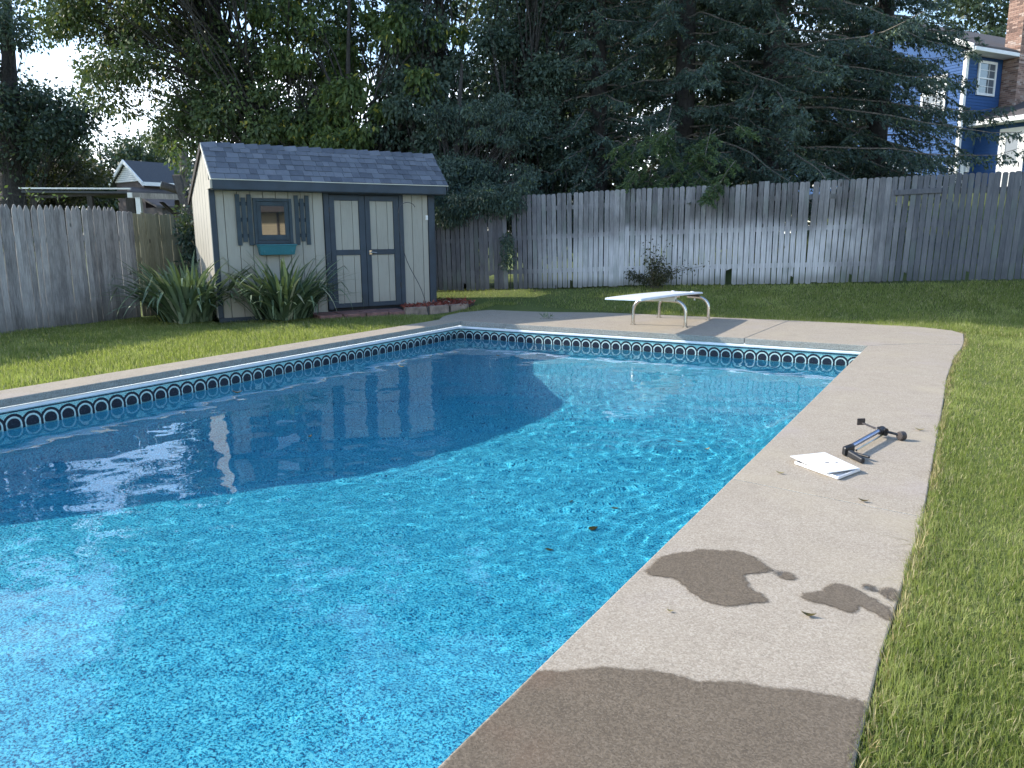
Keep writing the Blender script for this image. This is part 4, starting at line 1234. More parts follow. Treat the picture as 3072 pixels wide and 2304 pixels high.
def tree(name, label, base, trunk, tr, ells, leafmat, size, per, seed, crad=0.55, droop=0.5, group=None, barkm='bark', asp=0.55, sun_side=True, limb_r=0.03, flat=0.75, zmin=0.9):
    rng = np.random.default_rng(seed)
    T = thing(name, label, 'tree', base, 0, group)
    b = np.array(base)
    mb = MB(); tp = [tuple(np.array(p)-b) for p in trunk]
    mb.tube(tp, tr, 9)
    cl = crown_clumps(ells, rng, 0)
    Ps, Ds, Ls, Ws = [], [], [], []
    tv = np.array(trunk)
    for q in cl:
        if q[2] < zmin: q[2] = zmin + rng.random()*0.6
        if sun_side and not allowed(q[None])[0]: continue
        # limb from a trunk point below the clump
        k = [i for i in range(len(tv)) if tv[i][2] < q[2]-0.3] or [0]
        s = tv[k[rng.integers(max(0, len(k)-3), len(k))]]
        pth = limb_path(s-b, q-b, 0.06, rng)
        mb.tube(pth, [limb_r*(1-0.8*i/6) for i in range(7)], 5, cap=False)
        for _ in range(3):
            e = q + rng.normal(size=3)*crad*0.6
            mb.tube([pth[4], tuple((np.array(pth[5])+e-b)/2), tuple(e-b)], [limb_r*0.3, limb_r*0.2, limb_r*0.1], 4, cap=False)
        n = int(per*rng.uniform(0.6, 1.4)); Rr = crad*rng.uniform(0.7, 1.3)
        P, D, L, Wd = clump_leaves(q, Rr, n, rng, size, droop, asp, flat)
        if sun_side:
            ok = allowed(P); P, D, L, Wd = P[ok], D[ok], L[ok], Wd[ok]
        Ps.append(P); Ds.append(D); Ls.append(L); Ws.append(Wd)
    mb.build('trunk', M[barkm], T, smooth=True)
    V, F = leaf_quads(np.concatenate(Ps), np.concatenate(Ds), np.concatenate(Ls), np.concatenate(Ws), rng)
    me = fast_mesh('crown', V - b, F, M[leafmat])
    tag(new_obj('crown', me, T), kind='stuff')
    return T

# big maple: trunk behind the shed, limbs leaning left over the fence
tree('maple_tree', 'big broad-leaved tree with leaning limbs rising behind the shed', (-7.6, 4.4, -0.05),
     [(-7.6, 4.4, -0.1), (-7.7, 4.3, 1.5), (-7.9, 4.2, 3.0), (-8.6, 4.0, 4.4), (-9.6, 3.8, 5.6), (-10.5, 3.7, 7.0), (-10.9, 3.8, 9.0)], [0.34, 0.28, 0.25, 0.2, 0.16, 0.12, 0.06],
     [((-10.9, 3.0, 6.0), (2.1, 2.2, 1.9), 50), ((-11.0, 1.6, 11.2), (2.6, 2.4, 2.6), 60), ((-8.0, 4.4, 5.6), (2.0, 2.0, 2.2), 60), ((-12.9, 2.5, 7.3), (1.5, 1.5, 1.1), 20), ((-9.2, 3.4, 4.1), (2.7, 1.4, 0.7), 34), ((-7.4, 4.2, 3.3), (1.8, 1.1, 1.0), 34), 
      ((-9.2, 2.8, 9.2), (3.2, 2.6, 2.0), 60), ((-8.2, 0.9, 8.9), (3.4, 2.6, 2.6), 120)],
     'leaf_maple', 0.11, 300, 101, crad=0.56, droop=0.75)
# maple branch ends catching light: the light is put into a paler leaf colour
tree('maple_tree', 'drooping maple branch ends above the shed roof, sunlight put into their yellow-green colour', (-6.0, 4.3, 0.05),
     [(-6.0, 4.3, 0), (-6.0, 4.2, 2.0), (-5.8, 4.0, 4.0), (-5.5, 3.9, 6.5)], [0.12, 0.10, 0.07, 0.03],
     [((-6.8, 3.9, 4.6), (1.2, 0.8, 1.6), 16), ((-5.0, 4.3, 5.0), (1.6, 0.7, 1.3), 16), ((-4.2, 4.5, 5.9), (1.6, 0.6, 0.7), 9), ((-6.6, 3.6, 6.3), (1.5, 0.8, 0.8), 10), ((-6.0, 3.55, 3.4), (1.1, 0.35, 0.9), 20), ((-5.3, 3.7, 4.2), (0.7, 0.35, 0.8), 10)],
     'leaf_light', 0.14, 190, 102, crad=0.36, droop=1.1, asp=0.45)
tree('broadleaf_tree', 'dense dark broad-leaved tree just right of the shed roof', (-4.3, 5.6, 0.3),
     [(-4.3, 5.6, 0), (-4.25, 5.5, 2), (-4.1, 5.4, 4.5), (-4.2, 5.4, 8)], [0.2, 0.17, 0.13, 0.05],
     [((-4.4, 5.1, 3.6), (1.5, 1.3, 2.4), 58), ((-4.6, 5.4, 7.3), (1.8, 1.6, 2.0), 40), ((-5.6, 5.0, 2.6), (1.2, 0.9, 1.6), 22)],
     'leaf_dark', 0.12, 480, 103, crad=0.5, droop=0.9)
tree('broadleaf_tree', 'dark leafy tree left of the spruces, overhanging the fence corner', (-2.3, 6.4, 0.4),
     [(-2.3, 6.4, 0.2), (-2.2, 6.3, 2), (-2.3, 6.2, 4.5), (-2.0, 6.2, 8.5)], [0.18, 0.15, 0.12, 0.05],
     [((-2.5, 5.9, 3.9), (1.3, 1.3, 2.4), 46), ((-2.0, 6.1, 7.4), (1.6, 1.4, 1.8), 34)],
     'leaf_dark', 0.10, 520, 104, crad=0.5, droop=0.6)
tree('hemlock_tree', 'dark feathery evergreen hanging over the fence beside the shed', (-3.2, 4.6, 0.25),
     [(-3.2, 4.6, 0.1), (-3.2, 4.5, 1.8), (-3.1, 4.5, 3.6), (-3.0, 4.6, 5.0)], [0.12, 0.10, 0.07, 0.03],
     [((-3.0, 3.95, 2.35), (1.2, 0.75, 0.75), 40), ((-1.9, 4.15, 2.2), (1.1, 0.6, 0.6), 26), ((-3.2, 3.35, 1.9), (0.6, 0.25, 0.55), 16), ((-1.35, 3.6, 2.0), (0.35, 0.25, 0.35), 7), ((-2.6, 4.4, 3.6), (1.4, 0.7, 0.9), 30), ((-2.35, 3.05, 1.85), (0.45, 0.15, 0.25), 14), ((-1.65, 3.3, 2.02), (0.4, 0.12, 0.18), 10), ((-2.9, 3.1, 2.5), (0.5, 0.3, 0.5), 14)],
     'needle', 0.085, 420, 105, crad=0.34, droop=0.9, asp=0.26, flat=0.6, limb_r=0.03, zmin=1.5)
# second row that closes the view behind
for i, (b, rr, h, s_) in enumerate([((-5.7, 12.4, 0.0), 2.6, 9.0, 202), ((-3.6, 13.4, 0.6), 3.0, 10.0, 203), ((0.8, 14.6, 1.0), 3.0, 9.5, 204)]):
    tree('background_tree', ['tall dark tree in the row behind, above the right end of the shed roof',
                             'tall dark tree in the row behind, left of the spruces', 'tall dark tree in the row directly behind the spruces'][i], b,
         [b, (b[0], b[1], 3), (b[0]+0.2, b[1], 6), (b[0], b[1], h)], [0.3, 0.25, 0.15, 0.05],
         [((b[0], b[1], h*0.42), (rr, rr*0.7, h*0.38), 46), ((b[0], b[1], h*0.8), (rr*0.9, rr*0.7, h*0.3), 36)], 'leaf_dark', 0.17, 360, s_, crad=0.95, group='dark trees in the row behind')
# far-left dark tree and the lower trees behind the carport
tree('broadleaf_tree', 'big dark tree at the left edge of the view with a thick trunk', (-20.6, 4.0, -0.05),
     [(-20.6, 4.0, -0.1), (-20.7, 4.1, 3), (-20.5, 4.3, 6), (-20.2, 4.5, 10)], [0.45, 0.38, 0.25, 0.08],
     [((-20.6, 4.4, 5.3), (1.9, 2.0, 1.7), 40), ((-21.2, 3.6, 8.6), (2.4, 2.2, 2.2), 40), ((-19.3, 5.3, 5.2), (0.9, 1.4, 0.8), 14)], 'leaf_dark', 0.15, 240, 301, crad=0.65)
tree('broadleaf_tree', 'bronze-tinged round tree behind the carport roof', (-21.1, 5.8, -0.05),
     [(-21.1, 5.8, -0.1), (-21.1, 5.8, 1.5), (-21.1, 5.8, 3), (-21.1, 5.8, 4.4)], [0.22, 0.18, 0.12, 0.05],
     [((-21.2, 5.9, 3.3), (1.5, 1.4, 1.3), 46)], 'leaf_brown', 0.12, 250, 302, crad=0.55)
for i, (b, rr, h, s_) in enumerate([((-71.5, 34.0, 0), 4.6, 13.5, 311), ((-67.2, 36.3, 0), 4.2, 12.0, 312), ((-64.5, 41.7, 0), 4.8, 13.0, 313), ((-60.0, 46.0, 0), 5.0, 12.5, 314), ((-60.7, 22.7, 0), 5.0, 17, 315), ((-73.5, 44.9, 0), 5.5, 14.5, 316)]):
    tree('background_tree', ['rounded tree peeping over the left part of the carport', 'rounded tree left of the brown house gable', 'rounded tree behind the brown house gable',
                             'rounded tree behind the right end of the brown house roof', 'tall tree at the far left edge', 'rounded tree farthest back, right of the brown house roof'][i], b,
         [b, (b[0], b[1], h*0.35), (b[0], b[1], h*0.6), (b[0], b[1], h*0.9)], [0.3, 0.22, 0.14, 0.05],
         [((b[0], b[1], h*0.55), (rr, rr, h*0.36), 44)], 'leaf_far', 0.42, 170, s_, crad=1.6, group='background trees on the left')
# pale tree behind the blue house, and the dim wood that closes the horizon
tree('background_tree', 'pale green tall tree behind the brick chimney', (6.5, 50, 3.0), [(6.5, 50, 3), (6.5, 50, 8), (6.4, 50, 13)], [0.4, 0.3, 0.1],
     [((5.6, 50, 13.5), (3.6, 3, 4.5), 60)], 'leaf_far', 0.34, 130, 401, crad=1.1)
def wood():
    rng = np.random.default_rng(77); Ps = []; Ds = []; Ls = []; Ws = []
    for k in range(230):
        a = rng.uniform(-1.75, 1.05); R_ = rng.uniform(75, 120)
        c = np.array([7+R_*math.sin(a), -10+R_*math.cos(a), 0])
        h = rng.uniform(4.0, 7.5) + (2.6 if c[0] > -2 else 0)
        P, D, L, Wd = clump_leaves(c+np.array([0, 0, h*0.45]), rng.uniform(3, 5), 160, rng, 0.75, 0.3, 0.6, h*0.14)
        Ps.append(P); Ds.append(D); Ls.append(L); Ws.append(Wd)
    V, F = leaf_quads(np.concatenate(Ps), np.concatenate(Ds), np.concatenate(Ls), np.concatenate(Ws), rng)
    o = new_obj('distant_wood', fast_mesh('distant_wood', V, F, M['leaf_far']))
    tag(o, 'far-off green wood closing the horizon behind the yards', kind='stuff')
wood()

# spruces
def spruce(label, base, H, R0, seed, lean=0.0, east=0.0):
    rng = np.random.default_rng(seed); b = np.array(base)
    T = thing('spruce_tree', label, 'tree', base, 0, 'tall spruces behind the fence')
    mb = MB(); mb.tube([(0, 0, -0.1), (0.02, 0, H*0.3), (0.0+lean, 0, H*0.65), (lean, 0, H)], [0.27, 0.23, 0.14, 0.02], 10)
    mb.build('trunk', M['bark'], T, smooth=True)
    tw = MB(); Ps, Ds, Ls, Ws = [], [], [], []
    z = 0.9
    while z < H-0.5:
        dens = 1.0 if z < 7.5 else 0.6
        nb = 6 if z < 7.5 else 5
        a0 = rng.uniform(0, 6.28)
        for k in range(nb):
            a = a0 + k*2*math.pi/nb + rng.normal()*0.2
            L = R0*(1-z/H)**0.75*rng.uniform(0.75, 1.12)*(1.0 + east*max(0.0, math.cos(a)))
            if z < 2.0: L *= 0.85
            dirv = np.array([math.cos(a), math.sin(a), 0]); side = np.array([-dirv[1], dirv[0], 0])
            n = 8; pts = []; zo = rng.normal()*0.16; dr_ = rng.uniform(0.35, 0.75)
            for i in range(n+1):
                t = i/n
                zz = z + zo + L*(0.12*t - dr_*t*t + 0.24*t**4) + rng.normal()*0.025
                pts.append(dirv*L*t + side*0.06*L*math.sin(t*3+a) + np.array([0, 0, zz]))
            pts = np.array(pts)
            tw.tube([tuple(p) for p in pts], [0.032*(1-0.85*i/n) for i in range(n+1)], 4, cap=False)
            m_ = max(3, int(L/0.13*dens))
            for j in range(m_):
                t = 0.16 + 0.84*(j+rng.random())/m_
                p = np.array([np.interp(t, np.linspace(0, 1, n+1), pts[:, q]) for q in range(3)])
                for sgn in (-1, 1):
                    tl = (0.26 + 0.42*(1-t)*min(1.0, L/2.2))*rng.uniform(0.6, 1.15)
                    td = side*sgn*0.72 + dirv*0.62 + np.array([0, 0, -0.40 - 0.65*rng.random()]); td /= np.linalg.norm(td)
                    if tl > 0.42 and rng.random() < 0.3: tw.tube([tuple(p), tuple(p+td*tl*0.9)], [0.006, 0.003], 3, cap=False)
                    if rng.random() < 0.10 and z < 3.2: continue
                    ns = max(3, int(tl/0.017*dens))
                    s = rng.random(ns)
                    q = p + td*(s*tl)[:, None] + rng.normal(size=(ns, 3))*0.012
                    dd = td + rng.normal(size=(ns, 3))*0.45 + np.array([0, 0, -0.10])
                    Ps.append(q+b); Ds.append(dd)
                    LL_ = rng.uniform(0.06, 0.115, ns)*(1.0 if dens > 0.9 else 1.4)
                    Ls.append(LL_); Ws.append(LL_*0.34)
        z += 0.30 + rng.random()*0.10 if z < 7.5 else 0.5
    tag(tw.build('branches', M['bark_pale'], T), kind='stuff')
    P, D, L, Wd = map(np.concatenate, (Ps, Ds, Ls, Ws))
    V, F = leaf_quads(P, D, L, Wd, rng)
    tag(new_obj('crown', fast_mesh('crown', V-b, F, M['needle']), T), kind='stuff')
    return len(P)
n1 = spruce('tall spruce with the left-hand of the two dark trunks', (0.71, 8.2, 0.75), 13.0, 3.7, 501)
n2 = spruce('tall spruce nearer the blue house, right-hand dark trunk', (2.45, 9.2, 0.95), 14.0, 4.1, 502, 0.1, 0.38)
n4 = spruce('slender spruce in front of the blue house', (4.5, 11.2, 1.3), 10.5, 2.9, 504)
n3 = spruce('smaller spruce between the two tall trunks and the fence', (-0.9, 7.0, 0.5), 9.0, 2.3, 503)
print('spruce leaves', n1, n2, n3)

# ------------------------------------------------------------------ dead vine-wrapped trunk behind the left fence
DT = thing('dead_trunk', 'broken dead trunk with a sawn log and leaning plank left of the shed', 'tree trunk', (-7.0, 0.4, 0))
dt = np.array([-7.0, 0.4, 0])
MB().tube([(0, 0, -0.1), (-0.02, 0.05, 1.2), (0.05, 0.0, 2.2), (-0.05, 0.1, 3.0)], [0.14, 0.12, 0.10, 0.07], 9).build('trunk', M['bark_pale'], DT, smooth=True)
MB().tube([(0.18, -0.62, 2.32), (0.5, -0.3, 2.18), (0.9, 0.1, 2.10)], [0.075, 0.08, 0.07], 10).build('log', M['wood_dark'], DT, smooth=True)
MB().tube([(0.175, -0.625, 2.322), (0.17, -0.632, 2.324)], 0.07, 10).build('cut_end', M['cream_plastic'], DT)
MB().hexa([(0.36, -0.50, 2.50), (0.50, -0.44, 2.50), (0.74, -0.44, 1.75), (0.62, -0.52, 1.75), (0.36, -0.46, 2.52), (0.50, -0.40, 2.52), (0.74, -0.40, 1.77), (0.62, -0.48, 1.77)]).build('plank', M['wood_dark'], DT)

def leafy(name, label, cat, base, stems, clumps, mat, size, per, seed, crad, droop=0.4, asp=0.55, stem_r=0.008, barkm='bark', sub='foliage'):
    rng = np.random.default_rng(seed); b = np.array(base)
    T = thing(name, label, cat, base)
    mb = MB()
    for p in stems: mb.tube([tuple(np.array(q)-b) for q in p], [stem_r*(1-0.6*i/(len(p)-1)) for i in range(len(p))], 5)
    if stems: mb.build('stem', M[barkm], T, smooth=True)
    Ps, Ds, Ls, Ws = [], [], [], []
    for (c, k) in clumps:
        P, D, L, Wd = clump_leaves(c, crad, int(per*k), rng, size, droop, asp, 0.85)
        Ps.append(P); Ds.append(D); Ls.append(L); Ws.append(Wd)
    V, F = leaf_quads(*map(np.concatenate, (Ps, Ds, Ls, Ws)), rng)
    tag(new_obj(sub, fast_mesh(sub, V-b, F, M[mat]), T), kind='stuff')
    return T
rv = np.random.default_rng(31)
# ivy climbing between the left fence and the shed
cl = [((-5.15+rv.normal()*0.12, -0.85+rv.normal()*0.12, z), 1.0) for z in np.linspace(0.15, 1.75, 16)]
cl += [((-5.55+rv.normal()*0.1, -0.3+rv.normal()*0.1, z), 0.7) for z in np.linspace(1.6, 2.6, 8)]
leafy('ivy', 'dark ivy climbing between the pale fence boards and the shed', 'vine', (-5.15, -0.85, 0.0), [[(-5.15, -0.85, 0), (-5.1, -0.8, 0.9), (-5.2, -0.8, 1.8)], [(-5.5, -0.4, 0), (-5.45, -0.4, 1.6), (-5.6, -0.3, 2.6)]], cl, 'leaf_dark', 0.08, 90, 601, 0.17)
cl = [((-6.85+rv.normal()*0.18, 0.35+rv.normal()*0.15, z), 0.7) for z in np.linspace(2.5, 3.1, 6)]
leafy('vine', 'pale leafy vine trailing from the dead trunk top', 'vine', (-6.95, 0.4, 2.4), [[(-6.95, 0.4, 2.4), (-6.8, 0.3, 2.9), (-6.6, 0.2, 2.6)]], cl, 'leaf_light', 0.11, 26, 602, 0.2, droop=1.0)
cl = [((-1.20+rv.normal()*0.05, 3.40+rv.normal()*0.02, z), 1.0) for z in (1.25, 1.15, 1.02, 0.9, 0.75, 1.95, 1.85)]
leafy('vine', 'dark vine growing through the missing board of the back fence', 'vine', (-1.2, 3.5, 0.3), [[(-1.2, 3.55, 0.25), (-1.18, 3.5, 1.0), (-1.2, 3.5, 1.9)]], cl, 'needle', 0.07, 110, 603, 0.15, asp=0.4)
# scraps of vine along the top of the left fence
cl = [((-5.25, y, 1.93+rv.random()*0.06), 0.5) for y in (-4.3, -4.15, -3.9, -3.6, -3.45, -3.1)]
leafy('vine', 'yellowing vine scraps along the left fence top', 'vine', (-5.25, -3.7, 1.8), [[(-5.26, -4.4, 1.86), (-5.28, -3.8, 1.95), (-5.33, -3.0, 1.93)]], cl, 'leaf_light', 0.06, 20, 604, 0.10)
# sparse shrub against the back fence
st, cl = [], []
for k in range(26):
    a = rv.uniform(-1.25, 1.25); L = rv.uniform(0.25, 0.95)*(1.25 if abs(a) > 0.9 else 1)
    e = np.array([1.62 + math.sin(a)*L, 4.15 - rv.random()*0.25, 0.36 + math.cos(a)*L*0.85 + 0.05])
    st.append([(1.62+rv.normal()*0.08, 4.15, 0.3), tuple((np.array([1.62, 4.12, 0.36])+e)/2 + np.array([0, 0, 0.08])), tuple(e)])
    for t in (0.35, 0.6, 0.8, 1.0):
        cl.append((tuple(np.array([1.62, 4.12, 0.36])*(1-t)+e*t), 1.5 if L < 0.55 else 0.35))
leafy('shrub', 'sparse twiggy shrub against the pale fence behind the diving board', 'shrub', (1.62, 4.15, 0.3), st, cl, 'leaf_brown', 0.05, 16, 605, 0.11, stem_r=0.006, barkm='bark_pale')

# strap-leaved clumps in front of the shed
def strap_plant(label, base, n, R_, H_, seed):
    rng = np.random.default_rng(seed)
    T = thing('daylily_clump', label, 'plant', base, 0, 'strap-leaved clumps before the shed')
    V, F = [], []
    for i in range(n):
        a = rng.uniform(0, 2*math.pi); r0 = rng.random()**0.5*0.26
        out_ = rng.uniform(0.15, 1.0); L = rng.uniform(0.65, 1.12)
        d = np.array([math.cos(a), math.sin(a), 0]); sd = np.array([-d[1], d[0], 0])
        p = np.array([math.cos(a+rng.normal()*0.6)*r0, math.sin(a+rng.normal()*0.6)*r0, 0])
        th = math.radians(86 - 32*out_ + rng.normal()*5)
        w = rng.uniform(0.026, 0.046)
        nseg = 8; ds = L/nseg; droop_ = math.radians(rng.uniform(1, 6) + 10*out_)
        o = len(V); kink = rng.integers(4, 8) if rng.random() < 0.35 else 99
        for k in range(nseg+1):
            t = k/nseg; ww = w*(0.75+0.5*t)*(1-t**3.0)*0.5 + 0.001
            V.append(p - sd*ww); V.append(p + np.array([0, 0, -0.25*ww])); V.append(p + sd*ww)
            p = p + (d*math.cos(th) + np.array([0, 0, 1])*math.sin(th))*ds
            th -= droop_*(0.35+1.0*t) + (math.radians(70) if k == kink else 0)
            if p[2] < 0.015: p[2] = 0.015
        for k in range(nseg):
            for j in (0, 1): F.append((o+3*k+j, o+3*k+j+1, o+3*k+j+4, o+3*k+j+3))
    s = np.array([R_/0.8, R_/0.8, H_/0.85])
    tag(new_obj('leaves', fast_mesh('leaves', np.array(V)*s, F, M['strap']), T), kind='stuff')
strap_plant('strap-leaved clump at the left corner of the shed', (-3.95, -1.95, 0.0), 330, 1.22, 0.92, 701)
strap_plant('strap-leaved clump under the teal window box', (-2.72, -1.10, 0.02), 320, 1.08, 0.92, 702)

# ------------------------------------------------------------------ mulch bed, edging stones, hook, small things
MBED = bpy.data.objects.new('mulch_bed', None); COL.objects.link(MBED)
tag(MBED, 'red bark mulch bed beside the shed', kind='structure')
poly = [(-1.95, 0.95), (-1.50, 0.55), (-1.02, 1.62), (-1.12, 2.1), (-2.3, 3.0), (-2.7, 2.9), (-1.75, 1.72)]
MB().slab(poly, -0.06, 0.075).build('soil', M['soil'], MBED)
rng = np.random.default_rng(41); pts = []
from mathutils.geometry import intersect_point_tri_2d
def inpoly(x, y, pl):
    c = False; n = len(pl)
    for i in range(n):
        x1, y1 = pl[i]; x2, y2 = pl[(i+1) % n]
        if (y1 > y) != (y2 > y) and x < (x2-x1)*(y-y1)/(y2-y1)+x1: c = not c
    return c
while len(pts) < 2600:
    x, y = rng.uniform(-2.8, -1.0), rng.uniform(0.5, 3.05)
    if inpoly(x, y, poly): pts.append((x, y, 0.078+rng.random()*0.03))
pts = np.array(pts); D = rng.normal(size=(len(pts), 3))*np.array([1, 1, 0.35]); L = rng.uniform(0.03, 0.08, len(pts))
V, F = leaf_quads(pts, D, L, L*0.35, rng)
tag(new_obj('mulch', fast_mesh('mulch', V, F, M['mulch']), MBED), kind='stuff')
stones = [((-1.50, 0.52), (-1.29, 0.90)), ((-1.28, 0.93), (-1.12, 1.30)), ((-1.11, 1.33), (-0.99, 1.68)), ((-0.99, 1.72), (-1.22, 2.10)), ((-1.25, 2.13), (-1.60, 2.42)), ((-1.63, 2.45), (-2.0, 2.74))]
rs_ = random.Random(8)
for i, (a, b) in enumerate(stones):
    a, b = Vector(a), Vector(b); d = (b-a).normalized(); n_ = Vector((-d.y, d.x))
    mb_ = MB(); w = 0.12
    h = 0.105 + rs_.uniform(-0.01, 0.01)
    c = (a+b)/2
    q = [a, b, b+n_*w, a+n_*w]; q2 = [a+d*0.012+n_*0.012, b-d*0.012+n_*0.012, b-d*0.012+n_*(w-0.012), a+d*0.012+n_*(w-0.012)]
    mb_.hexa([(p.x-c.x, p.y-c.y, -0.07) for p in q] + [(p.x-c.x, p.y-c.y, h+rs_.uniform(-.006, .006)) for p in q2])
    o = mb_.build('edging_stone', M['edge_stone'], None, bevel=0.012, seg=2); o.location = (c.x, c.y, 0)
    tag(o, ['buff edging block nearest the shed door at the mulch front', 'buff edging block second from the shed, beside the thin hook pole', 'buff edging block at the front corner of the mulch bed',
            'buff edging block just round the front corner of the bed', 'buff edging block halfway back along the bed side', 'buff edging block closest to the back fence'][i], 'edging stone', 'edging blocks round the mulch bed')

HK = thing('shepherd_hook', 'thin dark shepherd hook pole leaning by the right end of the shed', 'hook', (-1.20, 0.78, 0.0))
hp = [(0, 0, -0.05), (-0.06, -0.10, 0.4), (-0.20, -0.30, 0.9), (-0.26, -0.40, 1.4), (-0.26, -0.41, 1.72), (-0.23, -0.36, 1.83), (-0.18, -0.27, 1.87), (-0.13, -0.18, 1.84), (-0.115, -0.14, 1.78)]
sp = [Vector(p) for p in hp]; fine_ = []
for i in range(len(sp)-1):
    for k in range(4):
        t = k/4; p0, p1, p2, p3 = sp[max(i-1, 0)], sp[i], sp[i+1], sp[min(i+2, len(sp)-1)]
        fine_.append(tuple(0.5*((2*p1)+(p2-p0)*t+(2*p0-5*p1+4*p2-p3)*t*t+(3*p1-p0-3*p2+p3)*t**3)))
MB().tube(fine_, 0.006, 6).build('pole', M['iron'], HK, smooth=True)
MB().tube([(0, 0, -0.02), (0.0, 0.0, 0.12)], 0.012, 6).build('spike', M['iron'], HK)
WD = leafy('weed', 'small green weed growing in the back deck joint', 'weed', (1.05, 0.88, 0.0), [], [((1.05+dx_, 0.88+dy_, 0.02), 1.0) for dx_, dy_ in ((-0.05, 0), (0, 0.01), (0.05, 0.02), (0.09, 0))], 'strap', 0.09, 8, 801, 0.035, droop=-0.4, asp=0.16)

# boughs low on the front spruce, in a paler needle colour
rb_ = np.random.default_rng(91)
spr = [o for o in bpy.data.objects if o.name == 'spruce_tree'][0]
bb = np.array(spr.location); Ps, Ds, Ls, Ws = [], [], [], []; tw_ = MB()
for k in range(34):
    a = np.array([rb_.uniform(0.6, 2.9), rb_.uniform(4.75, 5.6), rb_.uniform(2.15, 3.5)])
    L_ = rb_.uniform(0.45, 0.8); d = np.array([rb_.normal()*0.6, -0.7, -0.45 - 0.4*rb_.random()]); d /= np.linalg.norm(d)
    tw_.tube([tuple(a-bb), tuple(a+d*L_*0.5+np.array([0, 0, 0.04])-bb), tuple(a+d*L_-bb)], [0.008, 0.006, 0.003], 4)
    for j in range(5):
        sd_ = np.cross(d, [0, 0, 1])*(1 if j % 2 else -1); tt = 0.25+0.17*j
        e = d*0.6 + sd_*0.7; e /= np.linalg.norm(e); n = 90
        q = a + d*L_*tt + e*(rb_.random(n)*L_*0.45)[:, None] + rb_.normal(size=(n, 3))*0.012
        Ps.append(q); Ds.append(e + rb_.normal(size=(n, 3))*0.5); l_ = rb_.uniform(0.05, 0.09, n); Ls.append(l_); Ws.append(l_*0.3)
tag(tw_.build('bough_twigs', M['bark_pale'], spr), kind='stuff')
V, F = leaf_quads(*map(np.concatenate, (Ps, Ds, Ls, Ws)), rb_)
M['needle_pale'] = leaf_mat('pale_spruce_needles', (0.04, 0.075, 0.045), (0.08, 0.135, 0.06), (0.15, 0.21, 0.07), None, 0, 0.3)
tag(new_obj('pale_boughs', fast_mesh('pale_boughs', V-bb, F, M['needle_pale']), spr), kind='stuff')

def leaf_thing(name, label, cat, x, y, z, L, rotz, mat, curl=0.3, group=None, asp=0.5):
    n = 7; v = []; f = []
    for i in range(n):
        t = i/(n-1); w = asp*L*math.sin(math.pi*min(1, 0.06+t*0.94))*0.5*(1-0.25*t)
        px_ = (t-0.5)*L; pz = curl*L*(t-0.5)**2*2
        v += [(px_, -w, pz+curl*w*0.8), (px_, 0, pz), (px_, w, pz+curl*w*0.8)]
    for i in range(n-1):
        for k in (0, 1): f.append((3*i+k, 3*i+k+1, 3*i+k+4, 3*i+k+3))
    o = MB().add(v, f).build(name, M[mat], None, smooth=True)
    o.location = (x, y, z); o.rotation_euler = (0, 0, rotz)
    md = o.modifiers.new('thickness', 'SOLIDIFY'); md.thickness = 0.0012
    return tag(o, label, cat, group)
gF = 'leaves floating on the pool'
for a in [('fallen_leaf', 'curled brown leaf floating near the left pool wall', 'leaf', 0.50, -4.75, 0.10, 0.9, 'fallen', 0.6),
          ('fallen_leaf', 'pale dry leaf floating near the back-left of the pool', 'leaf', 0.98, -2.67, 0.09, 0.2, 'straw', 0.4),
          ('fallen_leaf', 'brown leaf floating alone amid the dark shaded water', 'leaf', 2.46, -5.67, 0.06, 1.9, 'fallen', 0.5),
          ('fallen_leaf', 'left of two small leaves floating close together mid-pool', 'leaf', 5.08, -4.37, 0.06, 0.4, 'fallen', 0.4),
          ('fallen_leaf', 'right of two small leaves floating close together mid-pool', 'leaf', 5.33, -4.47, 0.055, 1.2, 'straw', 0.4),
          ('fallen_leaf', 'reddish leaf floating close to the back pool wall', 'leaf', 1.55, -1.35, 0.07, 0.1, 'fallen', 0.4),
          ('fallen_leaf', 'second leaf by the back pool wall, right of the reddish one', 'leaf', 1.95, -1.42, 0.06, 0.5, 'fallen', 0.5)]:
    leaf_thing(a[0], a[1], a[2], a[3], a[4], WATER+0.004, a[5], a[6], a[7], a[8], gF)
gS = 'dark leaves sunk on the pool floor'
for a in [('dark leaf on the pool floor, upper of the cluster by the deck', 4.60, -4.50, 0.07, 0.3), ('dark leaf on the pool floor, left in the cluster by the deck', 4.28, -4.62, 0.05, 1.3),
          ('widest dark leaf on the pool floor near the right wall', 4.62, -4.95, 0.085, 0.6), ('olive leaf on the pool floor nearest the camera', 4.55, -5.50, 0.06, 0.2)]:
    o = leaf_thing('sunken_leaf', a[0], 'leaf', a[1], a[2], float(floor_z(a[1], a[2]))+0.012, a[3], a[4], 'fallen', 0.3, gS)
    o.cycles.is_caustics_receiver = True
for a in [('dark curled leaf lying on the dry deck before the wet patches', 6.55, -7.32, 0.05, 0.3, 'fallen'), ('pale chip on the deck left of the white panels', 6.10, -5.68, 0.045, 0.2, 'straw'),
          ('tiny dark leaf on the deck behind the crack', 6.56, -5.95, 0.05, 0.1, 'fallen'), ('pale scrap on the deck near the grass beside the tool', 6.70, -4.23, 0.06, 0.15, 'straw'),
          ('pale speck on the deck near the big wet blotch', 6.12, -7.53, 0.025, 0.2, 'straw')]:
    leaf_thing('deck_litter', a[0], 'litter', a[1], a[2], 0.004, a[3], a[4], a[5], 0.5)

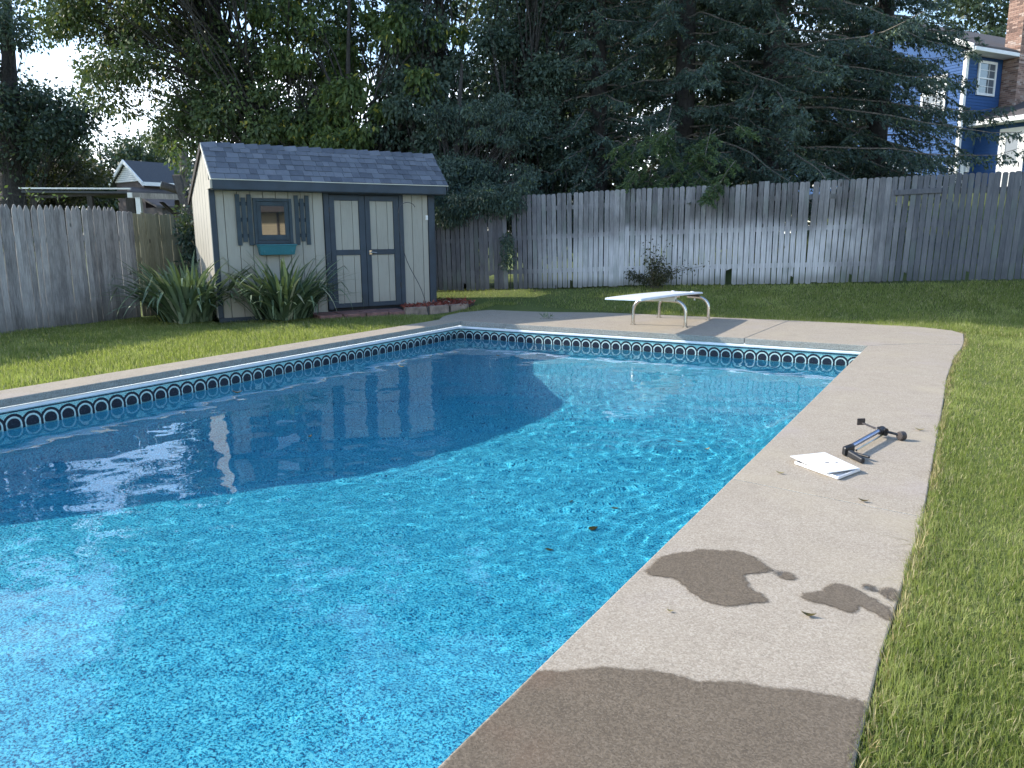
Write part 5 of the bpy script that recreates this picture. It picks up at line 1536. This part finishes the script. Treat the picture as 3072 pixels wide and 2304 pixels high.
# ------------------------------------------------------------------ grass blades
def grass(name, pts, h, w, lean, seed, mat, label):
    rng = np.random.default_rng(seed); n = len(pts)
    x, y = pts[:, 0], pts[:, 1]; z = terrain(x, y) - 0.004
    patch = 0.78 + 0.44*(0.5+0.5*np.sin(x*3.1+np.sin(y*2.3)*1.7)*np.sin(y*2.7+np.sin(x*1.9)))
    h = h*rng.uniform(0.55, 1.3, n)*patch
    a = rng.uniform(0, 2*math.pi, n); la = rng.uniform(0, 2*math.pi, n); le = np.abs(rng.normal(size=n))*lean*h
    sx, sy = np.cos(a)*w*0.5, np.sin(a)*w*0.5
    mxx, myy = np.cos(la)*le*0.35, np.sin(la)*le*0.35; tx, ty = np.cos(la)*le, np.sin(la)*le
    tz = np.sqrt(np.maximum(h*h-le*le, (0.25*h)**2))
    V = np.empty((n, 5, 3), np.float32)
    V[:, 0] = np.c_[x-sx, y-sy, z]; V[:, 1] = np.c_[x+sx, y+sy, z]
    V[:, 2] = np.c_[x+mxx-sx*0.8, y+myy-sy*0.8, z+tz*0.55]; V[:, 3] = np.c_[x+mxx+sx*0.8, y+myy+sy*0.8, z+tz*0.55]
    V[:, 4] = np.c_[x+tx, y+ty, z+tz]
    i0 = np.arange(n, dtype=np.int32)[:, None]*5
    F = np.concatenate([i0+np.array([[0, 1, 3]]), i0+np.array([[0, 3, 2]]), i0+np.array([[2, 3, 4]])], 1).reshape(-1, 3)
    o = new_obj(name, fast_mesh(name, V.reshape(-1, 3), F, M[mat])); tag(o, label, kind='stuff'); return o
rng = np.random.default_rng(55)
EY_ = [-14, -7.5, -6.03, -4.2, -3.2, -1.93, -0.6, 0.2, 0.614, 0.98, 1.75, 2.1]
EX_ = [6.795, 6.795, 6.83, 6.81, 6.80, 6.78, 6.80, 6.845, 6.86, 6.86, 6.84, 6.70]
def edge_x(y): return np.interp(y, EY_, EX_)
def on_free(P):
    x, y = P[:, 0], P[:, 1]
    ex = edge_x(y) - 0.004 + 0.010*np.sin(y*3.3) + 0.008*np.sin(y*9.7+1)
    deck_r = (x > -0.42) & (x < ex) & (y < 0.6)
    back = (y >= -0.05) & (y < 2.22 + 0.12*np.sin(np.clip(x, 0, 6.8)/6.8*3.14)) & (x > -0.72+0.0*x) & (x < 6.87)
    corner = (x > 6.3) & (y > 1.95) & ((x-6.3)*0.55 + (y-1.95) > 0.42)
    back &= ~corner
    s = (x+3.42)*0.448 + (y+1.81)*0.894; t = -(x+3.42)*0.894 + (y+1.81)*0.448
    shed = (s > -0.05) & (s < 3.95) & (t > -0.03) & (t < 1.6)
    pav = (s > 1.4) & (s < 3.1) & (t > -0.66) & (t <= 0)
    bed = (x > -2.4) & (x < -1.0) & (y > 0.62) & (t > -1.15) & (t < 0.3) & (s > 2.75) & (s < 4.9)
    lf = x < (-3.93 - 0.14*(y+13.3)) + 0.03
    bf = y > 3.91 + 0.304*x - 0.03
    return ~(deck_r | back | shed | pav | bed | lf | bf)
def scatter(x0, x1, y0, y1, dens, r):
    n = int((x1-x0)*(y1-y0)*dens); P = np.c_[r.uniform(x0, x1, n), r.uniform(y0, y1, n)]
    return P[on_free(P)]
near = np.concatenate([scatter(6.7, 7.6, -8.8, -6.8, 34000, rng), scatter(6.7, 8.0, -6.8, -4.8, 20000, rng)])
grass('grass', near, 0.038, 0.0031, 1.0, 1, 'grass', 'thick mown grass beside the deck in the foreground')
mid_ = np.concatenate([scatter(6.7, 8.8, -4.8, -2.0, 9000, rng), scatter(6.7, 9.6, -2.0, 2.6, 5200, rng)])
grass('grass', mid_, 0.042, 0.0046, 0.95, 2, 'grass', 'mown grass right of the deck farther back')
leftp = np.concatenate([scatter(-5.4, -0.36, -9.5, -3.0, 3600, rng), scatter(-5.2, -0.36, -3.0, 2.4, 4200, rng)])
grass('grass', leftp, 0.055, 0.0068, 0.7, 3, 'grass', 'mown grass between the left coping and the fence')
backp = scatter(-2.6, 10.5, 1.9, 6.9, 3300, rng)
thin = np.clip((backp[:, 0]+0.2)/2.8, 0.10, 1.0); backp = backp[rng.random(len(backp)) < thin]
grass('grass', backp, 0.055, 0.0072, 0.7, 4, 'grass', 'shaded grass between the deck and the back fence')
# ragged dry fringe along the right edge of the deck
n = 5200
yy = rng.uniform(-8.8, 2.0, n); dens = rng.random(n) < np.clip(0.35+0.65*np.sin(yy*2.1)**2, 0, 1)
yy = yy[dens]; xx = edge_x(yy) + 0.006 + np.abs(rng.normal(size=len(yy)))*0.02
grass('dry_grass_fringe', np.c_[xx, yy], 0.055, 0.0035, 1.25, 5, 'straw', 'dry straw-coloured grass fringe spilling over the deck edge')
n = 2600; yy = rng.uniform(-9, -0.5, n); xx = -0.43 + rng.normal(size=n)*0.02
grass('dry_grass_fringe', np.c_[xx, yy], 0.05, 0.007, 0.9, 6, 'grass', 'ragged grass fringe along the left coping')
